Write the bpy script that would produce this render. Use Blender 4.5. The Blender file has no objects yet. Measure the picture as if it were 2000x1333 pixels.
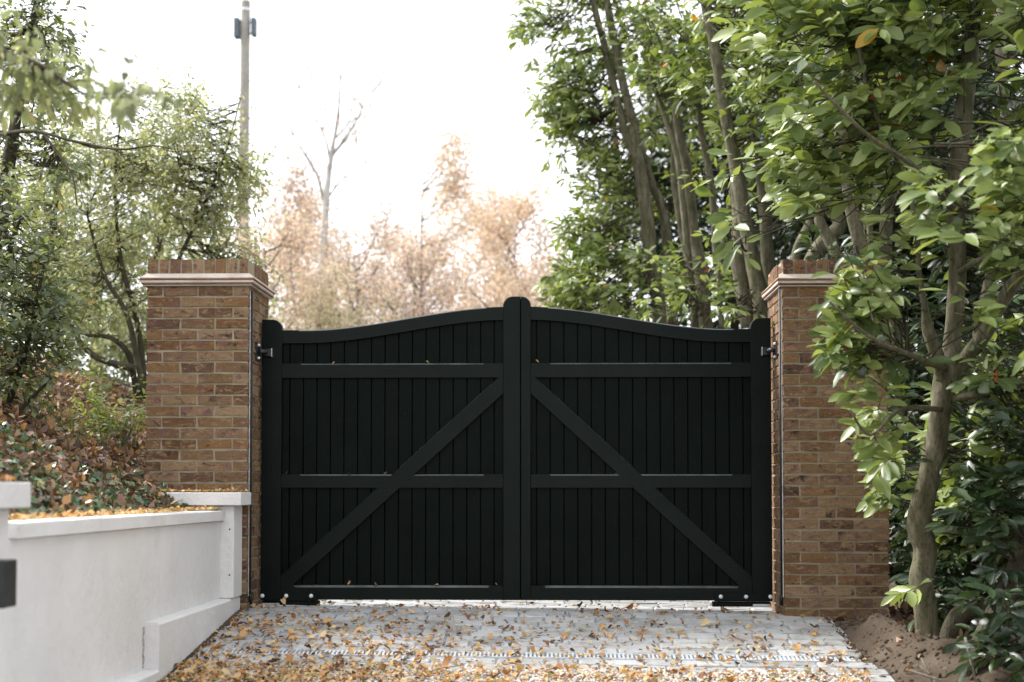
import bpy, math, random
import numpy as np
from mathutils import Vector, Matrix, noise

random.seed(7)
RNG = np.random.default_rng(11)
SC = bpy.context.scene
COL = SC.collection

# ------------------------------------------------------------------ camera, world, sun, exposure
F = 2900.0                      # focal length in photo pixels (2000 wide)
YAW, PITCH = math.radians(1.62), math.radians(2.2)
CAM = Vector((0.27, -10.4, 0.80))
cam_d = bpy.data.cameras.new('camera')
cam = bpy.data.objects.new('camera', cam_d)
COL.objects.link(cam)
cam.location = CAM
cam.rotation_euler = (math.pi / 2 + PITCH, 0, YAW)
cam_d.sensor_width = 36.0
cam_d.lens = F / 2000 * 36
cam_d.shift_y = 0.091
cam_d.clip_start = 0.1
cam_d.clip_end = 600
cam_d.dof.use_dof = True
cam_d.dof.focus_distance = 9.9
cam_d.dof.aperture_fstop = 1.7
SC.camera = cam

SUN_EL, SUN_AZ = math.radians(42), math.radians(-62)     # azimuth from +Y (beyond the gate) towards -X
world = bpy.data.worlds.new('World')
SC.world = world
world.use_nodes = True
wn = world.node_tree
wn.nodes.clear()
sky = wn.nodes.new('ShaderNodeTexSky')
sky.sky_type = 'NISHITA'
sky.sun_disc = False
sky.sun_elevation = SUN_EL
sky.sun_rotation = SUN_AZ
sky.air_density = 1.0
sky.dust_density = 4.0
hs = wn.nodes.new('ShaderNodeHueSaturation')
hs.inputs['Saturation'].default_value = 0.25
mx = wn.nodes.new('ShaderNodeMix')
mx.data_type = 'RGBA'
mx.inputs[0].default_value = 0.75
mx.inputs[7].default_value = (6.8, 7.0, 7.3, 1)
bg = wn.nodes.new('ShaderNodeBackground')
bg.inputs['Strength'].default_value = 0.1
wo = wn.nodes.new('ShaderNodeOutputWorld')
wn.links.new(sky.outputs[0], hs.inputs['Color'])
wn.links.new(hs.outputs[0], mx.inputs[6])
wn.links.new(mx.outputs[2], bg.inputs['Color'])
wn.links.new(bg.outputs[0], wo.inputs['Surface'])

sun_d = bpy.data.lights.new('sun', 'SUN')
sun_d.energy = 2.2
sun_d.angle = math.radians(14)
sun_d.color = (1.0, 0.97, 0.92)
sun = bpy.data.objects.new('sun', sun_d)
COL.objects.link(sun)
sdir = Vector((math.sin(SUN_AZ) * math.cos(SUN_EL), math.cos(SUN_AZ) * math.cos(SUN_EL), math.sin(SUN_EL)))
sun.rotation_euler = sdir.to_track_quat('Z', 'Y').to_euler()
sun.location = (-8, 8, 14)

SC.view_settings.view_transform = 'Standard'
SC.view_settings.look = 'None'
SC.view_settings.gamma = 1
SC.view_settings.use_curve_mapping = False
SC.view_settings.exposure = 1.74
SC.render.engine = 'CYCLES'
SC.cycles.use_denoising = True
SC.cycles.max_bounces = 7
SC.cycles.diffuse_bounces = 4
SC.cycles.glossy_bounces = 3
SC.cycles.transmission_bounces = 4
SC.cycles.caustics_reflective = False
SC.cycles.caustics_refractive = False

RM = cam.rotation_euler.to_matrix()


def at(px, py, depth):
    """World point seen at a photo pixel, DEPTH metres beyond the camera along +Y."""
    v = RM @ Vector(((px - 1000) / F, -(py - 848.5) / F, -1))
    return CAM + v * (depth / v.y)


def proj(P):
    """Photo pixels and distance for an (n,3) array of points."""
    R = np.array(RM)
    q = (P - np.array(CAM)) @ R
    d = -q[:, 2]
    return 1000 + F * q[:, 0] / d, 848.5 - F * q[:, 1] / d, d


# ------------------------------------------------------------------ materials
def ramp(nt, stops, interp='LINEAR'):
    r = nt.nodes.new('ShaderNodeValToRGB')
    r.color_ramp.interpolation = interp
    e = r.color_ramp.elements
    while len(e) < len(stops):
        e.new(0.5)
    for k, (p, c) in enumerate(stops):
        e[k].position = p
        e[k].color = (*c, 1)
    return r


def mat(name, rough=0.7, spec=0.4):
    m = bpy.data.materials.new(name)
    m.use_nodes = True
    nt = m.node_tree
    b = nt.nodes['Principled BSDF']
    b.inputs['Roughness'].default_value = rough
    b.inputs['Specular IOR Level'].default_value = spec
    return m, nt, b


def noise_node(nt, scale, detail=4, rough=0.55, vec=None, dist=0.0):
    n = nt.nodes.new('ShaderNodeTexNoise')
    n.inputs['Scale'].default_value = scale
    n.inputs['Detail'].default_value = detail
    n.inputs['Roughness'].default_value = rough
    n.inputs['Distortion'].default_value = dist
    if vec is not None:
        nt.links.new(vec, n.inputs['Vector'])
    return n


def coords(nt, scale=(1, 1, 1), kind='Object', jitter=False):
    tc = nt.nodes.new('ShaderNodeTexCoord')
    mp = nt.nodes.new('ShaderNodeMapping')
    mp.inputs['Scale'].default_value = scale
    nt.links.new(tc.outputs[kind], mp.inputs['Vector'])
    if jitter:
        oi = nt.nodes.new('ShaderNodeObjectInfo')
        mu = nt.nodes.new('ShaderNodeMath')
        mu.operation = 'MULTIPLY'
        mu.inputs[1].default_value = 37.0
        nt.links.new(oi.outputs['Random'], mu.inputs[0])
        cx = nt.nodes.new('ShaderNodeCombineXYZ')
        for k in range(3):
            nt.links.new(mu.outputs[0], cx.inputs[k])
        nt.links.new(cx.outputs[0], mp.inputs['Location'])
    return mp.outputs[0]


def mixc(nt, a, b, fac, mode='MIX'):
    m = nt.nodes.new('ShaderNodeMix')
    m.data_type = 'RGBA'
    m.blend_type = mode
    for sock, v in ((m.inputs[0], fac), (m.inputs[6], a), (m.inputs[7], b)):
        if isinstance(v, (int, float)):
            sock.default_value = v
        elif isinstance(v, tuple):
            sock.default_value = (*v, 1)
        else:
            nt.links.new(v, sock)
    return m.outputs[2]


def bump(nt, b, height, strength=0.3, distance=0.01, normal=None):
    n = nt.nodes.new('ShaderNodeBump')
    n.inputs['Strength'].default_value = strength
    n.inputs['Distance'].default_value = distance
    nt.links.new(height, n.inputs['Height'])
    if normal is not None:
        nt.links.new(normal, n.inputs['Normal'])
    nt.links.new(n.outputs[0], b.inputs['Normal'])
    return n.outputs[0]


def stepramp(nt, sock, lo, hi):
    r = ramp(nt, [(lo, (0, 0, 0)), (hi, (1, 1, 1))])
    nt.links.new(sock, r.inputs[0])
    return r.outputs[0]


def leaf_mat(name, stops, rough=0.4, trans=0.3, spec=0.5, spot=0.25, under=1.25, tt=(1.25, 1.2, 0.6)):
    m, nt, b = mat(name, rough, spec)
    a = nt.nodes.new('ShaderNodeAttribute')
    a.attribute_name = 'tint'
    r = ramp(nt, stops)
    nt.links.new(a.outputs['Fac'], r.inputs[0])
    v = coords(nt)
    n = noise_node(nt, 60, 3, 0.6, v)
    col = mixc(nt, r.outputs[0], mixc(nt, r.outputs[0], (0.35, 0.3, 0.2), 0.5), stepramp(nt, n.outputs[0], 0.55, 0.9))
    geo = nt.nodes.new('ShaderNodeNewGeometry')
    pale = mixc(nt, col, (under, under, under * 0.9), 1.0, 'MULTIPLY')
    col2 = mixc(nt, col, pale, geo.outputs['Backfacing'])
    nt.links.new(col2, b.inputs['Base Color'])
    tr = nt.nodes.new('ShaderNodeBsdfTranslucent')
    tcol = mixc(nt, col2, tt, 1.0, 'MULTIPLY')
    nt.links.new(tcol, tr.inputs['Color'])
    mixs = nt.nodes.new('ShaderNodeMixShader')
    mixs.inputs[0].default_value = trans
    nt.links.new(b.outputs[0], mixs.inputs[1])
    nt.links.new(tr.outputs[0], mixs.inputs[2])
    nt.links.new(mixs.outputs[0], nt.nodes['Material Output'].inputs['Surface'])
    return m


M = {}
M['laurel'] = leaf_mat('laurel_leaf', [(0.0, (0.022, 0.048, 0.018)), (0.3, (0.050, 0.085, 0.028)), (0.6, (0.135, 0.190, 0.056)),
                                       (0.94, (0.270, 0.330, 0.118)), (0.965, (0.50, 0.30, 0.03)), (0.985, (0.30, 0.06, 0.01))], 0.40, 0.26, 0.45)
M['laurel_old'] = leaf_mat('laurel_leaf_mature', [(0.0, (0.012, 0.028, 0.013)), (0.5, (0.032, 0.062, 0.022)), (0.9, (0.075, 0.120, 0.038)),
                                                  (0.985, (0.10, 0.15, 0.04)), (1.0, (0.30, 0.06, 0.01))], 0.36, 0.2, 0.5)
M['privet'] = leaf_mat('privet_leaf', [(0.0, (0.055, 0.082, 0.045)), (0.5, (0.145, 0.180, 0.090)), (0.9, (0.28, 0.31, 0.14)),
                                       (0.97, (0.32, 0.29, 0.10)), (1.0, (0.40, 0.17, 0.05))], 0.4, 0.32, 0.5)
M['hazel'] = leaf_mat('hazel_leaf', [(0.0, (0.15, 0.175, 0.100)), (0.45, (0.31, 0.33, 0.180)), (0.8, (0.45, 0.45, 0.260)),
                                     (0.95, (0.46, 0.42, 0.26)), (1.0, (0.42, 0.26, 0.14))], 0.55, 0.45, 0.35, tt=(1.12, 1.15, 0.85))
M['autumn'] = leaf_mat('autumn_leaf', [(0.0, (0.28, 0.24, 0.22)), (0.3, (0.46, 0.37, 0.33)), (0.5, (0.58, 0.42, 0.33)), (0.68, (0.58, 0.49, 0.39)),
                                       (0.85, (0.60, 0.55, 0.42)), (1.0, (0.32, 0.34, 0.22))], 0.7, 0.45, 0.2, tt=(1.05, 1.0, 0.95))
M['fallen'] = leaf_mat('fallen_leaf', [(0.0, (0.07, 0.038, 0.026)), (0.2, (0.17, 0.080, 0.042)), (0.42, (0.42, 0.19, 0.065)),
                                       (0.62, (0.52, 0.31, 0.13)), (0.85, (0.60, 0.44, 0.24)), (0.94, (0.54, 0.44, 0.19)), (1.0, (0.25, 0.25, 0.09))],
                       0.65, 0.15, 0.25, under=1.15)
M['litter'] = leaf_mat('leaf_litter', [(0.0, (0.055, 0.032, 0.026)), (0.3, (0.15, 0.082, 0.060)), (0.55, (0.27, 0.165, 0.115)), (0.78, (0.38, 0.26, 0.17)),
                                       (0.9, (0.42, 0.19, 0.05)), (1.0, (0.45, 0.40, 0.20))], 0.6, 0.15, 0.35, under=1.15)
M['ivy'] = leaf_mat('ivy_leaf', [(0.0, (0.018, 0.045, 0.022)), (0.6, (0.04, 0.085, 0.035)), (1.0, (0.10, 0.15, 0.06))], 0.35, 0.15, 0.6)
M['weed'] = leaf_mat('weed_leaf', [(0.0, (0.11, 0.15, 0.06)), (1.0, (0.26, 0.29, 0.13))], 0.5, 0.35, 0.4)


def bark(name, c1, c2, c3, scale=9, bs=1.0):
    m, nt, b = mat(name, 0.85, 0.25)
    v = coords(nt, (1, 1, 0.25))
    n1 = noise_node(nt, scale, 6, 0.6, v)
    r = ramp(nt, [(0.3, c1), (0.52, c2), (0.72, c3)])
    nt.links.new(n1.outputs[0], r.inputs[0])
    n3 = noise_node(nt, 55, 4, 0.7, coords(nt, (1, 1, 0.5)))
    col = mixc(nt, r.outputs[0], mixc(nt, r.outputs[0], (0.45, 0.42, 0.36), 1.0, 'MULTIPLY'), stepramp(nt, n3.outputs[0], 0.5, 0.7))
    nt.links.new(col, b.inputs['Base Color'])
    n2 = noise_node(nt, 45, 5, 0.65, coords(nt, (1, 1, 0.35)))
    vor = nt.nodes.new('ShaderNodeTexNoise'); vor.inputs['Scale'].default_value = 13; vor.inputs['Detail'].default_value = 4
    mossy = mixc(nt, col, (0.10, 0.115, 0.045), stepramp(nt, vor.outputs[0], 0.52, 0.72))
    nt.links.new(mixc(nt, col, mossy, 0.6), b.inputs['Base Color'])
    bump(nt, b, n2.outputs[0], bs, 0.02)
    return m


M['bark'] = bark('laurel_bark', (0.060, 0.062, 0.030), (0.135, 0.120, 0.078), (0.24, 0.215, 0.16), 22, 0.45)
M['bark_dark'] = bark('dark_bark', (0.025, 0.024, 0.015), (0.060, 0.050, 0.032), (0.10, 0.082, 0.055))
M['bark_pale'] = bark('birch_bark', (0.30, 0.28, 0.26), (0.58, 0.56, 0.54), (0.74, 0.72, 0.70), 5)
M['twig'] = bark('grey_twig', (0.17, 0.14, 0.12), (0.28, 0.24, 0.20), (0.40, 0.35, 0.31))
M['twig_pale'] = bark('pale_twig', (0.32, 0.28, 0.25), (0.44, 0.39, 0.35), (0.56, 0.51, 0.47))
M['pole'] = bark('pole_timber', (0.24, 0.22, 0.195), (0.33, 0.31, 0.28), (0.43, 0.41, 0.37), 6)

# brick
m, nt, b = mat('brick', 0.9, 0.2)
oi = nt.nodes.new('ShaderNodeObjectInfo')
geo = nt.nodes.new('ShaderNodeNewGeometry')
addr = nt.nodes.new('ShaderNodeMath'); addr.operation = 'ADD'
nt.links.new(oi.outputs['Random'], addr.inputs[0]); nt.links.new(geo.outputs['Random Per Island'], addr.inputs[1])
fr = nt.nodes.new('ShaderNodeMath'); fr.operation = 'FRACT'
nt.links.new(addr.outputs[0], fr.inputs[0])
r = ramp(nt, [(0.0, (0.150, 0.082, 0.045)), (0.14, (0.260, 0.168, 0.095)), (0.28, (0.290, 0.165, 0.082)), (0.4, (0.190, 0.098, 0.052)),
              (0.52, (0.350, 0.240, 0.145)), (0.64, (0.270, 0.165, 0.110)), (0.76, (0.400, 0.285, 0.185)), (0.88, (0.220, 0.130, 0.080)), (1.0, (0.105, 0.066, 0.052))])
nt.links.new(fr.outputs[0], r.inputs[0])
v = coords(nt, jitter=True)
n1 = noise_node(nt, 13, 3, 0.5, v)
c1 = mixc(nt, r.outputs[0], (0.230, 0.125, 0.115), stepramp(nt, n1.outputs[0], 0.55, 0.66))
n2 = noise_node(nt, 16, 4, 0.6, coords(nt, (1, 1, 2.2), jitter=True), 1.0)
c2 = mixc(nt, c1, (0.42, 0.29, 0.165), stepramp(nt, n2.outputs[0], 0.52, 0.68))
n5 = noise_node(nt, 9, 5, 0.7, coords(nt, (1.2, 1, 1.8), jitter=True), 0.6)
c2 = mixc(nt, c2, (0.060, 0.040, 0.034), stepramp(nt, n5.outputs[0], 0.57, 0.68))
n3 = noise_node(nt, 70, 6, 0.75, v)
c3 = mixc(nt, c2, mixc(nt, c2, (0.20, 0.16, 0.14), 1.0, 'MULTIPLY'), stepramp(nt, n3.outputs[0], 0.56, 0.68))
c3 = mixc(nt, c3, mixc(nt, c3, (0.80, 0.77, 0.72), 1.0, 'MULTIPLY'), 1.0)
c3 = mixc(nt, c3, (0.50, 0.41, 0.31), stepramp(nt, noise_node(nt, 110, 3, 0.6, v).outputs[0], 0.64, 0.8))
nt.links.new(c3, b.inputs['Base Color'])
n4 = noise_node(nt, 75, 6, 0.7, coords(nt, (1, 1, 2), jitter=True))
bump(nt, b, n4.outputs[0], 0.9, 0.012)
M['brick'] = m

m, nt, b = mat('mortar', 0.95, 0.1)
v = coords(nt)
n1 = noise_node(nt, 6, 5, 0.6, v)
r = ramp(nt, [(0.3, (0.30, 0.255, 0.175)), (0.7, (0.42, 0.365, 0.265))])
nt.links.new(n1.outputs[0], r.inputs[0])
nt.links.new(r.outputs[0], b.inputs['Base Color'])
bump(nt, b, noise_node(nt, 140, 4, 0.7, v).outputs[0], 0.7, 0.006)
M['mortar'] = m

m, nt, b = mat('lime_fillet', 0.9, 0.15)
v = coords(nt)
n1 = noise_node(nt, 9, 5, 0.6, v)
r = ramp(nt, [(0.3, (0.43, 0.37, 0.31)), (0.7, (0.60, 0.54, 0.47))])
nt.links.new(n1.outputs[0], r.inputs[0])
nt.links.new(r.outputs[0], b.inputs['Base Color'])
bump(nt, b, noise_node(nt, 60, 4, 0.6, v).outputs[0], 0.4, 0.006)
M['fillet'] = m

m, nt, b = mat('clay_tile', 0.8, 0.2)
n1 = noise_node(nt, 20, 4, 0.6, coords(nt))
r = ramp(nt, [(0.3, (0.16, 0.075, 0.05)), (0.7, (0.28, 0.15, 0.105))])
nt.links.new(n1.outputs[0], r.inputs[0]); nt.links.new(r.outputs[0], b.inputs['Base Color'])
M['tile'] = m

# black-green gate paint, brushed along the grain
def paint(name, grain, spec=0.10):
    m, nt, b = mat(name, 0.42, spec)
    b.inputs['Specular Tint'].default_value = (0.86, 1.0, 0.96, 1)
    n1 = noise_node(nt, 3, 4, 0.6, coords(nt))
    r = ramp(nt, [(0.3, (0.0010, 0.0020, 0.0014)), (0.75, (0.0032, 0.0054, 0.0044))])
    nt.links.new(n1.outputs[0], r.inputs[0])
    nd = noise_node(nt, 38, 6, 0.8, coords(nt))
    pc = mixc(nt, r.outputs[0], (0.020, 0.020, 0.017), stepramp(nt, nd.outputs[0], 0.58, 0.85))
    ns = noise_node(nt, 260, 2, 0.5, coords(nt))
    pc = mixc(nt, pc, (0.10, 0.095, 0.085), stepramp(nt, ns.outputs[0], 0.76, 0.80))
    nt.links.new(pc, b.inputs['Base Color'])
    n2 = noise_node(nt, 120, 4, 0.6, coords(nt, grain, jitter=True))
    bump(nt, b, n2.outputs[0], 0.35, 0.003)
    rr = nt.nodes.new('ShaderNodeMapRange')
    rr.inputs[3].default_value = 0.28; rr.inputs[4].default_value = 0.5
    nt.links.new(noise_node(nt, 5, 5, 0.65, coords(nt)).outputs[0], rr.inputs[0])
    nt.links.new(rr.outputs[0], b.inputs['Roughness'])
    return m


M['paint_v'] = paint('gate_paint_vertical', (1, 1, 0.05), 0.07)
M['paint_h'] = paint('gate_paint_horizontal', (0.05, 1, 1), 0.15)
M['paint_s'] = paint('gate_paint_stile', (1, 1, 0.05), 0.14)

m, nt, b = mat('highlight_paint_edge', 0.35, 0.6)  # sky highlight on rail tops and chamfers, put into the paint colour
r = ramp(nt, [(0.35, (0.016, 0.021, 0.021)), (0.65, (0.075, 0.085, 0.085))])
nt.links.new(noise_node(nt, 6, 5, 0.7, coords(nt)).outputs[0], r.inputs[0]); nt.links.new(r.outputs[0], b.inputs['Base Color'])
M['paint_highlight'] = m

# white render
m, nt, b = mat('white_render', 0.75, 0.3)
v = coords(nt)
n1 = noise_node(nt, 1.7, 5, 0.6, v)
r = ramp(nt, [(0.25, (0.66, 0.645, 0.64)), (0.7, (0.76, 0.75, 0.745))])
nt.links.new(n1.outputs[0], r.inputs[0])
n2 = noise_node(nt, 7, 6, 0.75, coords(nt, (1, 1, 0.3)))       # rain streaks
c = mixc(nt, r.outputs[0], (0.56, 0.54, 0.51), stepramp(nt, n2.outputs[0], 0.56, 1.0))
n3 = noise_node(nt, 34, 6, 0.8, v)
c = mixc(nt, c, (0.17, 0.15, 0.12), stepramp(nt, n3.outputs[0], 0.69, 0.75))
nt.links.new(c, b.inputs['Base Color'])
nn = noise_node(nt, 11, 4, 0.6, v)
n4 = noise_node(nt, 150, 4, 0.7, v)
s = nt.nodes.new('ShaderNodeMath'); s.operation = 'MULTIPLY_ADD'; s.inputs[1].default_value = 4.0
nt.links.new(nn.outputs[0], s.inputs[0]); nt.links.new(n4.outputs[0], s.inputs[2])
bump(nt, b, s.outputs[0], 0.6, 0.005)
M['render'] = m

m, nt, b = mat('joint_dirt', 0.95, 0.1)
n1 = noise_node(nt, 60, 4, 0.7, coords(nt))
r = ramp(nt, [(0.35, (0.05, 0.045, 0.035)), (0.6, (0.45, 0.43, 0.40))])
nt.links.new(n1.outputs[0], r.inputs[0]); nt.links.new(r.outputs[0], b.inputs['Base Color'])
M['dirtjoint'] = m

# granite setts
m, nt, b = mat('sett_stone', 0.7, 0.4)
oi = nt.nodes.new('ShaderNodeObjectInfo')
r = ramp(nt, [(0.0, (0.31, 0.318, 0.33)), (0.5, (0.39, 0.40, 0.412)), (1.0, (0.47, 0.475, 0.485))])
nt.links.new(oi.outputs['Random'], r.inputs[0])
v = coords(nt, jitter=True)
n1 = noise_node(nt, 14, 5, 0.65, v)
c = mixc(nt, r.outputs[0], (0.52, 0.50, 0.48), stepramp(nt, n1.outputs[0], 0.45, 0.8))
n2 = noise_node(nt, 220, 3, 0.8, v)
c = mixc(nt, c, (0.16, 0.16, 0.16), stepramp(nt, n2.outputs[0], 0.6, 0.75))
gp_ = nt.nodes.new('ShaderNodeNewGeometry')
n6 = noise_node(nt, 2.6, 6, 0.65, gp_.outputs['Position'])
c = mixc(nt, c, mixc(nt, c, (0.62, 0.58, 0.52), 1.0, 'MULTIPLY'), stepramp(nt, n6.outputs[0], 0.45, 0.68))
nt.links.new(c, b.inputs['Base Color'])
bump(nt, b, noise_node(nt, 50, 6, 0.7, v).outputs[0], 0.7, 0.01)
M['sett'] = m

m, nt, b = mat('sandy_joint', 0.95, 0.1)
n1 = noise_node(nt, 30, 5, 0.7, coords(nt))
r = ramp(nt, [(0.3, (0.22, 0.205, 0.185)), (0.7, (0.36, 0.345, 0.32))])
nt.links.new(n1.outputs[0], r.inputs[0]); nt.links.new(r.outputs[0], b.inputs['Base Color'])
bump(nt, b, n1.outputs[0], 0.5, 0.005)
M['joint'] = m

m, nt, b = mat('gravel_stone', 0.75, 0.35)
geo = nt.nodes.new('ShaderNodeNewGeometry')
r = ramp(nt, [(0.0, (0.40, 0.30, 0.24)), (0.15, (0.58, 0.50, 0.44)), (0.45, (0.70, 0.65, 0.60)), (0.75, (0.76, 0.74, 0.71)), (0.93, (0.62, 0.52, 0.42)), (1.0, (0.30, 0.24, 0.19))])
nt.links.new(geo.outputs['Random Per Island'], r.inputs[0]); nt.links.new(r.outputs[0], b.inputs['Base Color'])
M['gravel'] = m


def plain(name, c, rough=0.5, spec=0.4, metal=0.0, var=0.25, scale=25):
    m, nt, b = mat(name, rough, spec)
    b.inputs['Metallic'].default_value = metal
    n1 = noise_node(nt, scale, 4, 0.6, coords(nt))
    r = ramp(nt, [(0.3, tuple(x * (1 - var) for x in c)), (0.7, tuple(min(1, x * (1 + var)) for x in c))])
    nt.links.new(n1.outputs[0], r.inputs[0]); nt.links.new(r.outputs[0], b.inputs['Base Color'])
    return m


M['steel'] = plain('galvanised_steel', (0.55, 0.56, 0.57), 0.38, 0.5, 0.9)
M['drain_steel'] = plain('drain_grating_metal', (0.50, 0.53, 0.56), 0.5, 0.5, 0.0)
M['blackmetal'] = plain('black_metal', (0.012, 0.012, 0.013), 0.4, 0.5)
M['rubber'] = plain('black_rubber', (0.010, 0.011, 0.012), 0.55, 0.4)
M['lampbody'] = plain('dark_grey_lamp', (0.022, 0.024, 0.024), 0.5, 0.4)
M['bolt'] = plain('zinc_bolt', (0.75, 0.75, 0.76), 0.45, 0.5, 0.25)
M['greybox'] = plain('grey_equipment', (0.09, 0.12, 0.14), 0.6, 0.3)
M['channel'] = plain('drain_channel', (0.010, 0.012, 0.014), 0.8, 0.2)
M['cutwood'] = plain('cut_wood', (0.45, 0.27, 0.18), 0.8, 0.2)

# ground: soil, moss, scattered litter tone
m, nt, b = mat('ground_soil', 0.95, 0.15)
v = coords(nt)
n1 = noise_node(nt, 2.5, 6, 0.65, v)
r = ramp(nt, [(0.3, (0.085, 0.062, 0.045)), (0.55, (0.15, 0.115, 0.085)), (0.75, (0.215, 0.17, 0.13))])
nt.links.new(n1.outputs[0], r.inputs[0])
n2 = noise_node(nt, 70, 5, 0.75, v)
c = mixc(nt, r.outputs[0], (0.05, 0.036, 0.026), stepramp(nt, n2.outputs[0], 0.55, 0.75))
nt.links.new(c, b.inputs['Base Color'])
nb = noise_node(nt, 38, 8, 0.75, v)
bump(nt, b, nb.outputs[0], 0.9, 0.03)
M['soil'] = m


# ------------------------------------------------------------------ mesh helpers
def tag(o, label=None, cat=None, group=None, kind=None):
    if label: o['label'] = label
    if cat: o['category'] = cat
    if group: o['group'] = group
    if kind: o['kind'] = kind
    return o


def empty(name, loc=(0, 0, 0)):
    o = bpy.data.objects.new(name, None)
    COL.objects.link(o)
    o.location = loc
    o.empty_display_size = 0.2
    return o


class MB:
    def __init__(s):
        s.v, s.f = [], []

    def add(s, vs, fs):
        n = len(s.v)
        s.v.extend([tuple(p) for p in vs])
        s.f.extend([tuple(n + i for i in f) for f in fs])

    def box(s, x0, x1, y0, y1, z0, z1, bev=0.0):
        x0, x1 = min(x0, x1), max(x0, x1)
        y0, y1 = min(y0, y1), max(y0, y1)
        if bev <= 0:
            s.add([(x, y, z) for z in (z0, z1) for y in (y0, y1) for x in (x0, x1)],
                  [(0, 2, 3, 1), (4, 5, 7, 6), (0, 1, 5, 4), (2, 6, 7, 3), (0, 4, 6, 2), (1, 3, 7, 5)])
        else:
            c, h = ((x0 + x1) / 2, (y0 + y1) / 2, (z0 + z1) / 2), ((x1 - x0) / 2, (y1 - y0) / 2, (z1 - z0) / 2)
            bm = bmesh_box(h, bev)
            s.add([(p[0] + c[0], p[1] + c[1], p[2] + c[2]) for p in bm[0]], bm[1])

    def prism(s, poly, y0, y1):
        """poly in XZ (counterclockwise seen from -Y), extruded y0..y1."""
        n = len(poly)
        vs = [(x, y0, z) for x, z in poly] + [(x, y1, z) for x, z in poly]
        fs = [tuple(range(n)), tuple(range(2 * n - 1, n - 1, -1))]
        fs += [(i, i + n, (i + 1) % n + n, (i + 1) % n) for i in range(n)]
        s.add(vs, fs)

    def tube(s, pts, radii, sides=8, cap=True, wob=0.0):
        pts = [Vector(p) for p in pts]
        n = len(pts)
        up = Vector((0.3, 0.9, 0.2)).normalized()
        base = len(s.v)
        prev = None
        for i, p in enumerate(pts):
            t = (pts[min(i + 1, n - 1)] - pts[max(i - 1, 0)])
            if t.length < 1e-9: t = Vector((0, 0, 1))
            t.normalize()
            a = (prev if prev is not None else up)
            a = a - t * a.dot(t)
            if a.length < 1e-4: a = Vector((1, 0, 0)) - t * t.x
            a.normalize()
            prev = a
            bb = t.cross(a)
            for k in range(sides):
                th = 2 * math.pi * k / sides
                rr = radii[i] * (1 + wob * noise.noise(Vector((p.x * 5 + math.cos(th) * 1.3, p.y * 5 + math.sin(th) * 1.3, p.z * 6))))
                q = p + (a * math.cos(th) + bb * math.sin(th)) * rr
                s.v.append((q.x, q.y, q.z))
        for i in range(n - 1):
            for k in range(sides):
                a0 = base + i * sides + k
                a1 = base + i * sides + (k + 1) % sides
                s.f.append((a0, a1, a1 + sides, a0 + sides))
        if cap:
            s.f.append(tuple(base + k for k in range(sides - 1, -1, -1)))
            s.f.append(tuple(base + (n - 1) * sides + k for k in range(sides)))

    def build(s, name, material, parent=None, smooth=False):
        me = bpy.data.meshes.new(name)
        me.from_pydata(s.v, [], s.f)
        me.materials.append(material)
        if smooth:
            me.polygons.foreach_set('use_smooth', [True] * len(me.polygons))
        me.update()
        o = bpy.data.objects.new(name, me)
        COL.objects.link(o)
        if parent is not None:
            o.parent = parent
            o.location = -parent.location if parent.parent is None and parent.type == 'EMPTY' else o.location
        return o


_bx = {}


def bmesh_box(h, bev):
    import bmesh
    key = (round(h[0], 5), round(h[1], 5), round(h[2], 5), bev)
    if key in _bx: return _bx[key]
    bm = bmesh.new()
    bmesh.ops.create_cube(bm, size=2)
    for v_ in bm.verts:
        v_.co = Vector((v_.co.x * h[0], v_.co.y * h[1], v_.co.z * h[2]))
    bmesh.ops.bevel(bm, geom=list(bm.edges), offset=bev, segments=1, affect='EDGES')
    res = ([tuple(v_.co) for v_ in bm.verts], [tuple(v_.index for v_ in f.verts) for f in bm.faces])
    bm.free()
    _bx[key] = res
    return res


def box(name, material, parent, *a, bev=0.0):
    mb = MB(); mb.box(*a, bev=bev)
    return mb.build(name, material, parent)


def fast_mesh(name, V, faces, material, tint=None, smooth=True, link=True):
    """V (n,3) array; faces = list of (m,k) index arrays."""
    me = bpy.data.meshes.new(name)
    me.vertices.add(len(V))
    me.vertices.foreach_set('co', np.ascontiguousarray(V, dtype=np.float32).ravel())
    nl = sum(f.size for f in faces)
    npoly = sum(len(f) for f in faces)
    me.loops.add(nl)
    me.loops.foreach_set('vertex_index', np.concatenate([f.ravel() for f in faces]).astype(np.int32))
    me.polygons.add(npoly)
    starts, tot, c = [], [], 0
    for f in faces:
        k = f.shape[1]
        starts.append(c + np.arange(len(f)) * k)
        tot.append(np.full(len(f), k))
        c += f.size
    me.polygons.foreach_set('loop_start', np.concatenate(starts).astype(np.int32))
    me.polygons.foreach_set('loop_total', np.concatenate(tot).astype(np.int32))
    me.update(calc_edges=True)
    if smooth:
        me.polygons.foreach_set('use_smooth', np.ones(npoly, dtype=bool))
    if tint is not None:
        at_ = me.attributes.new('tint', 'FLOAT', 'POINT')
        at_.data.foreach_set('value', np.ascontiguousarray(tint, dtype=np.float32))
    me.materials.append(material)
    o = bpy.data.objects.new(name, me)
    if link: COL.objects.link(o)
    return o


# leaf templates: (x along, y across, weight for fold) + faces
def tmpl(stations):
    v = [(0, 0)]
    for x, w in stations:
        v += [(x, -w), (x, 0), (x, w)]
    v.append((1, 0))
    n = len(stations)
    tri = [(0, 2, 1), (0, 3, 2)]
    quad = []
    for i in range(n - 1):
        a = 1 + 3 * i
        quad += [(a, a + 1, a + 4, a + 3), (a + 1, a + 2, a + 5, a + 4)]
    a = 1 + 3 * (n - 1); t = len(v) - 1
    tri += [(a, a + 1, t), (a + 1, a + 2, t)]
    return np.array(v, float), np.array(tri), (np.array(quad) if quad else None)


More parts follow.
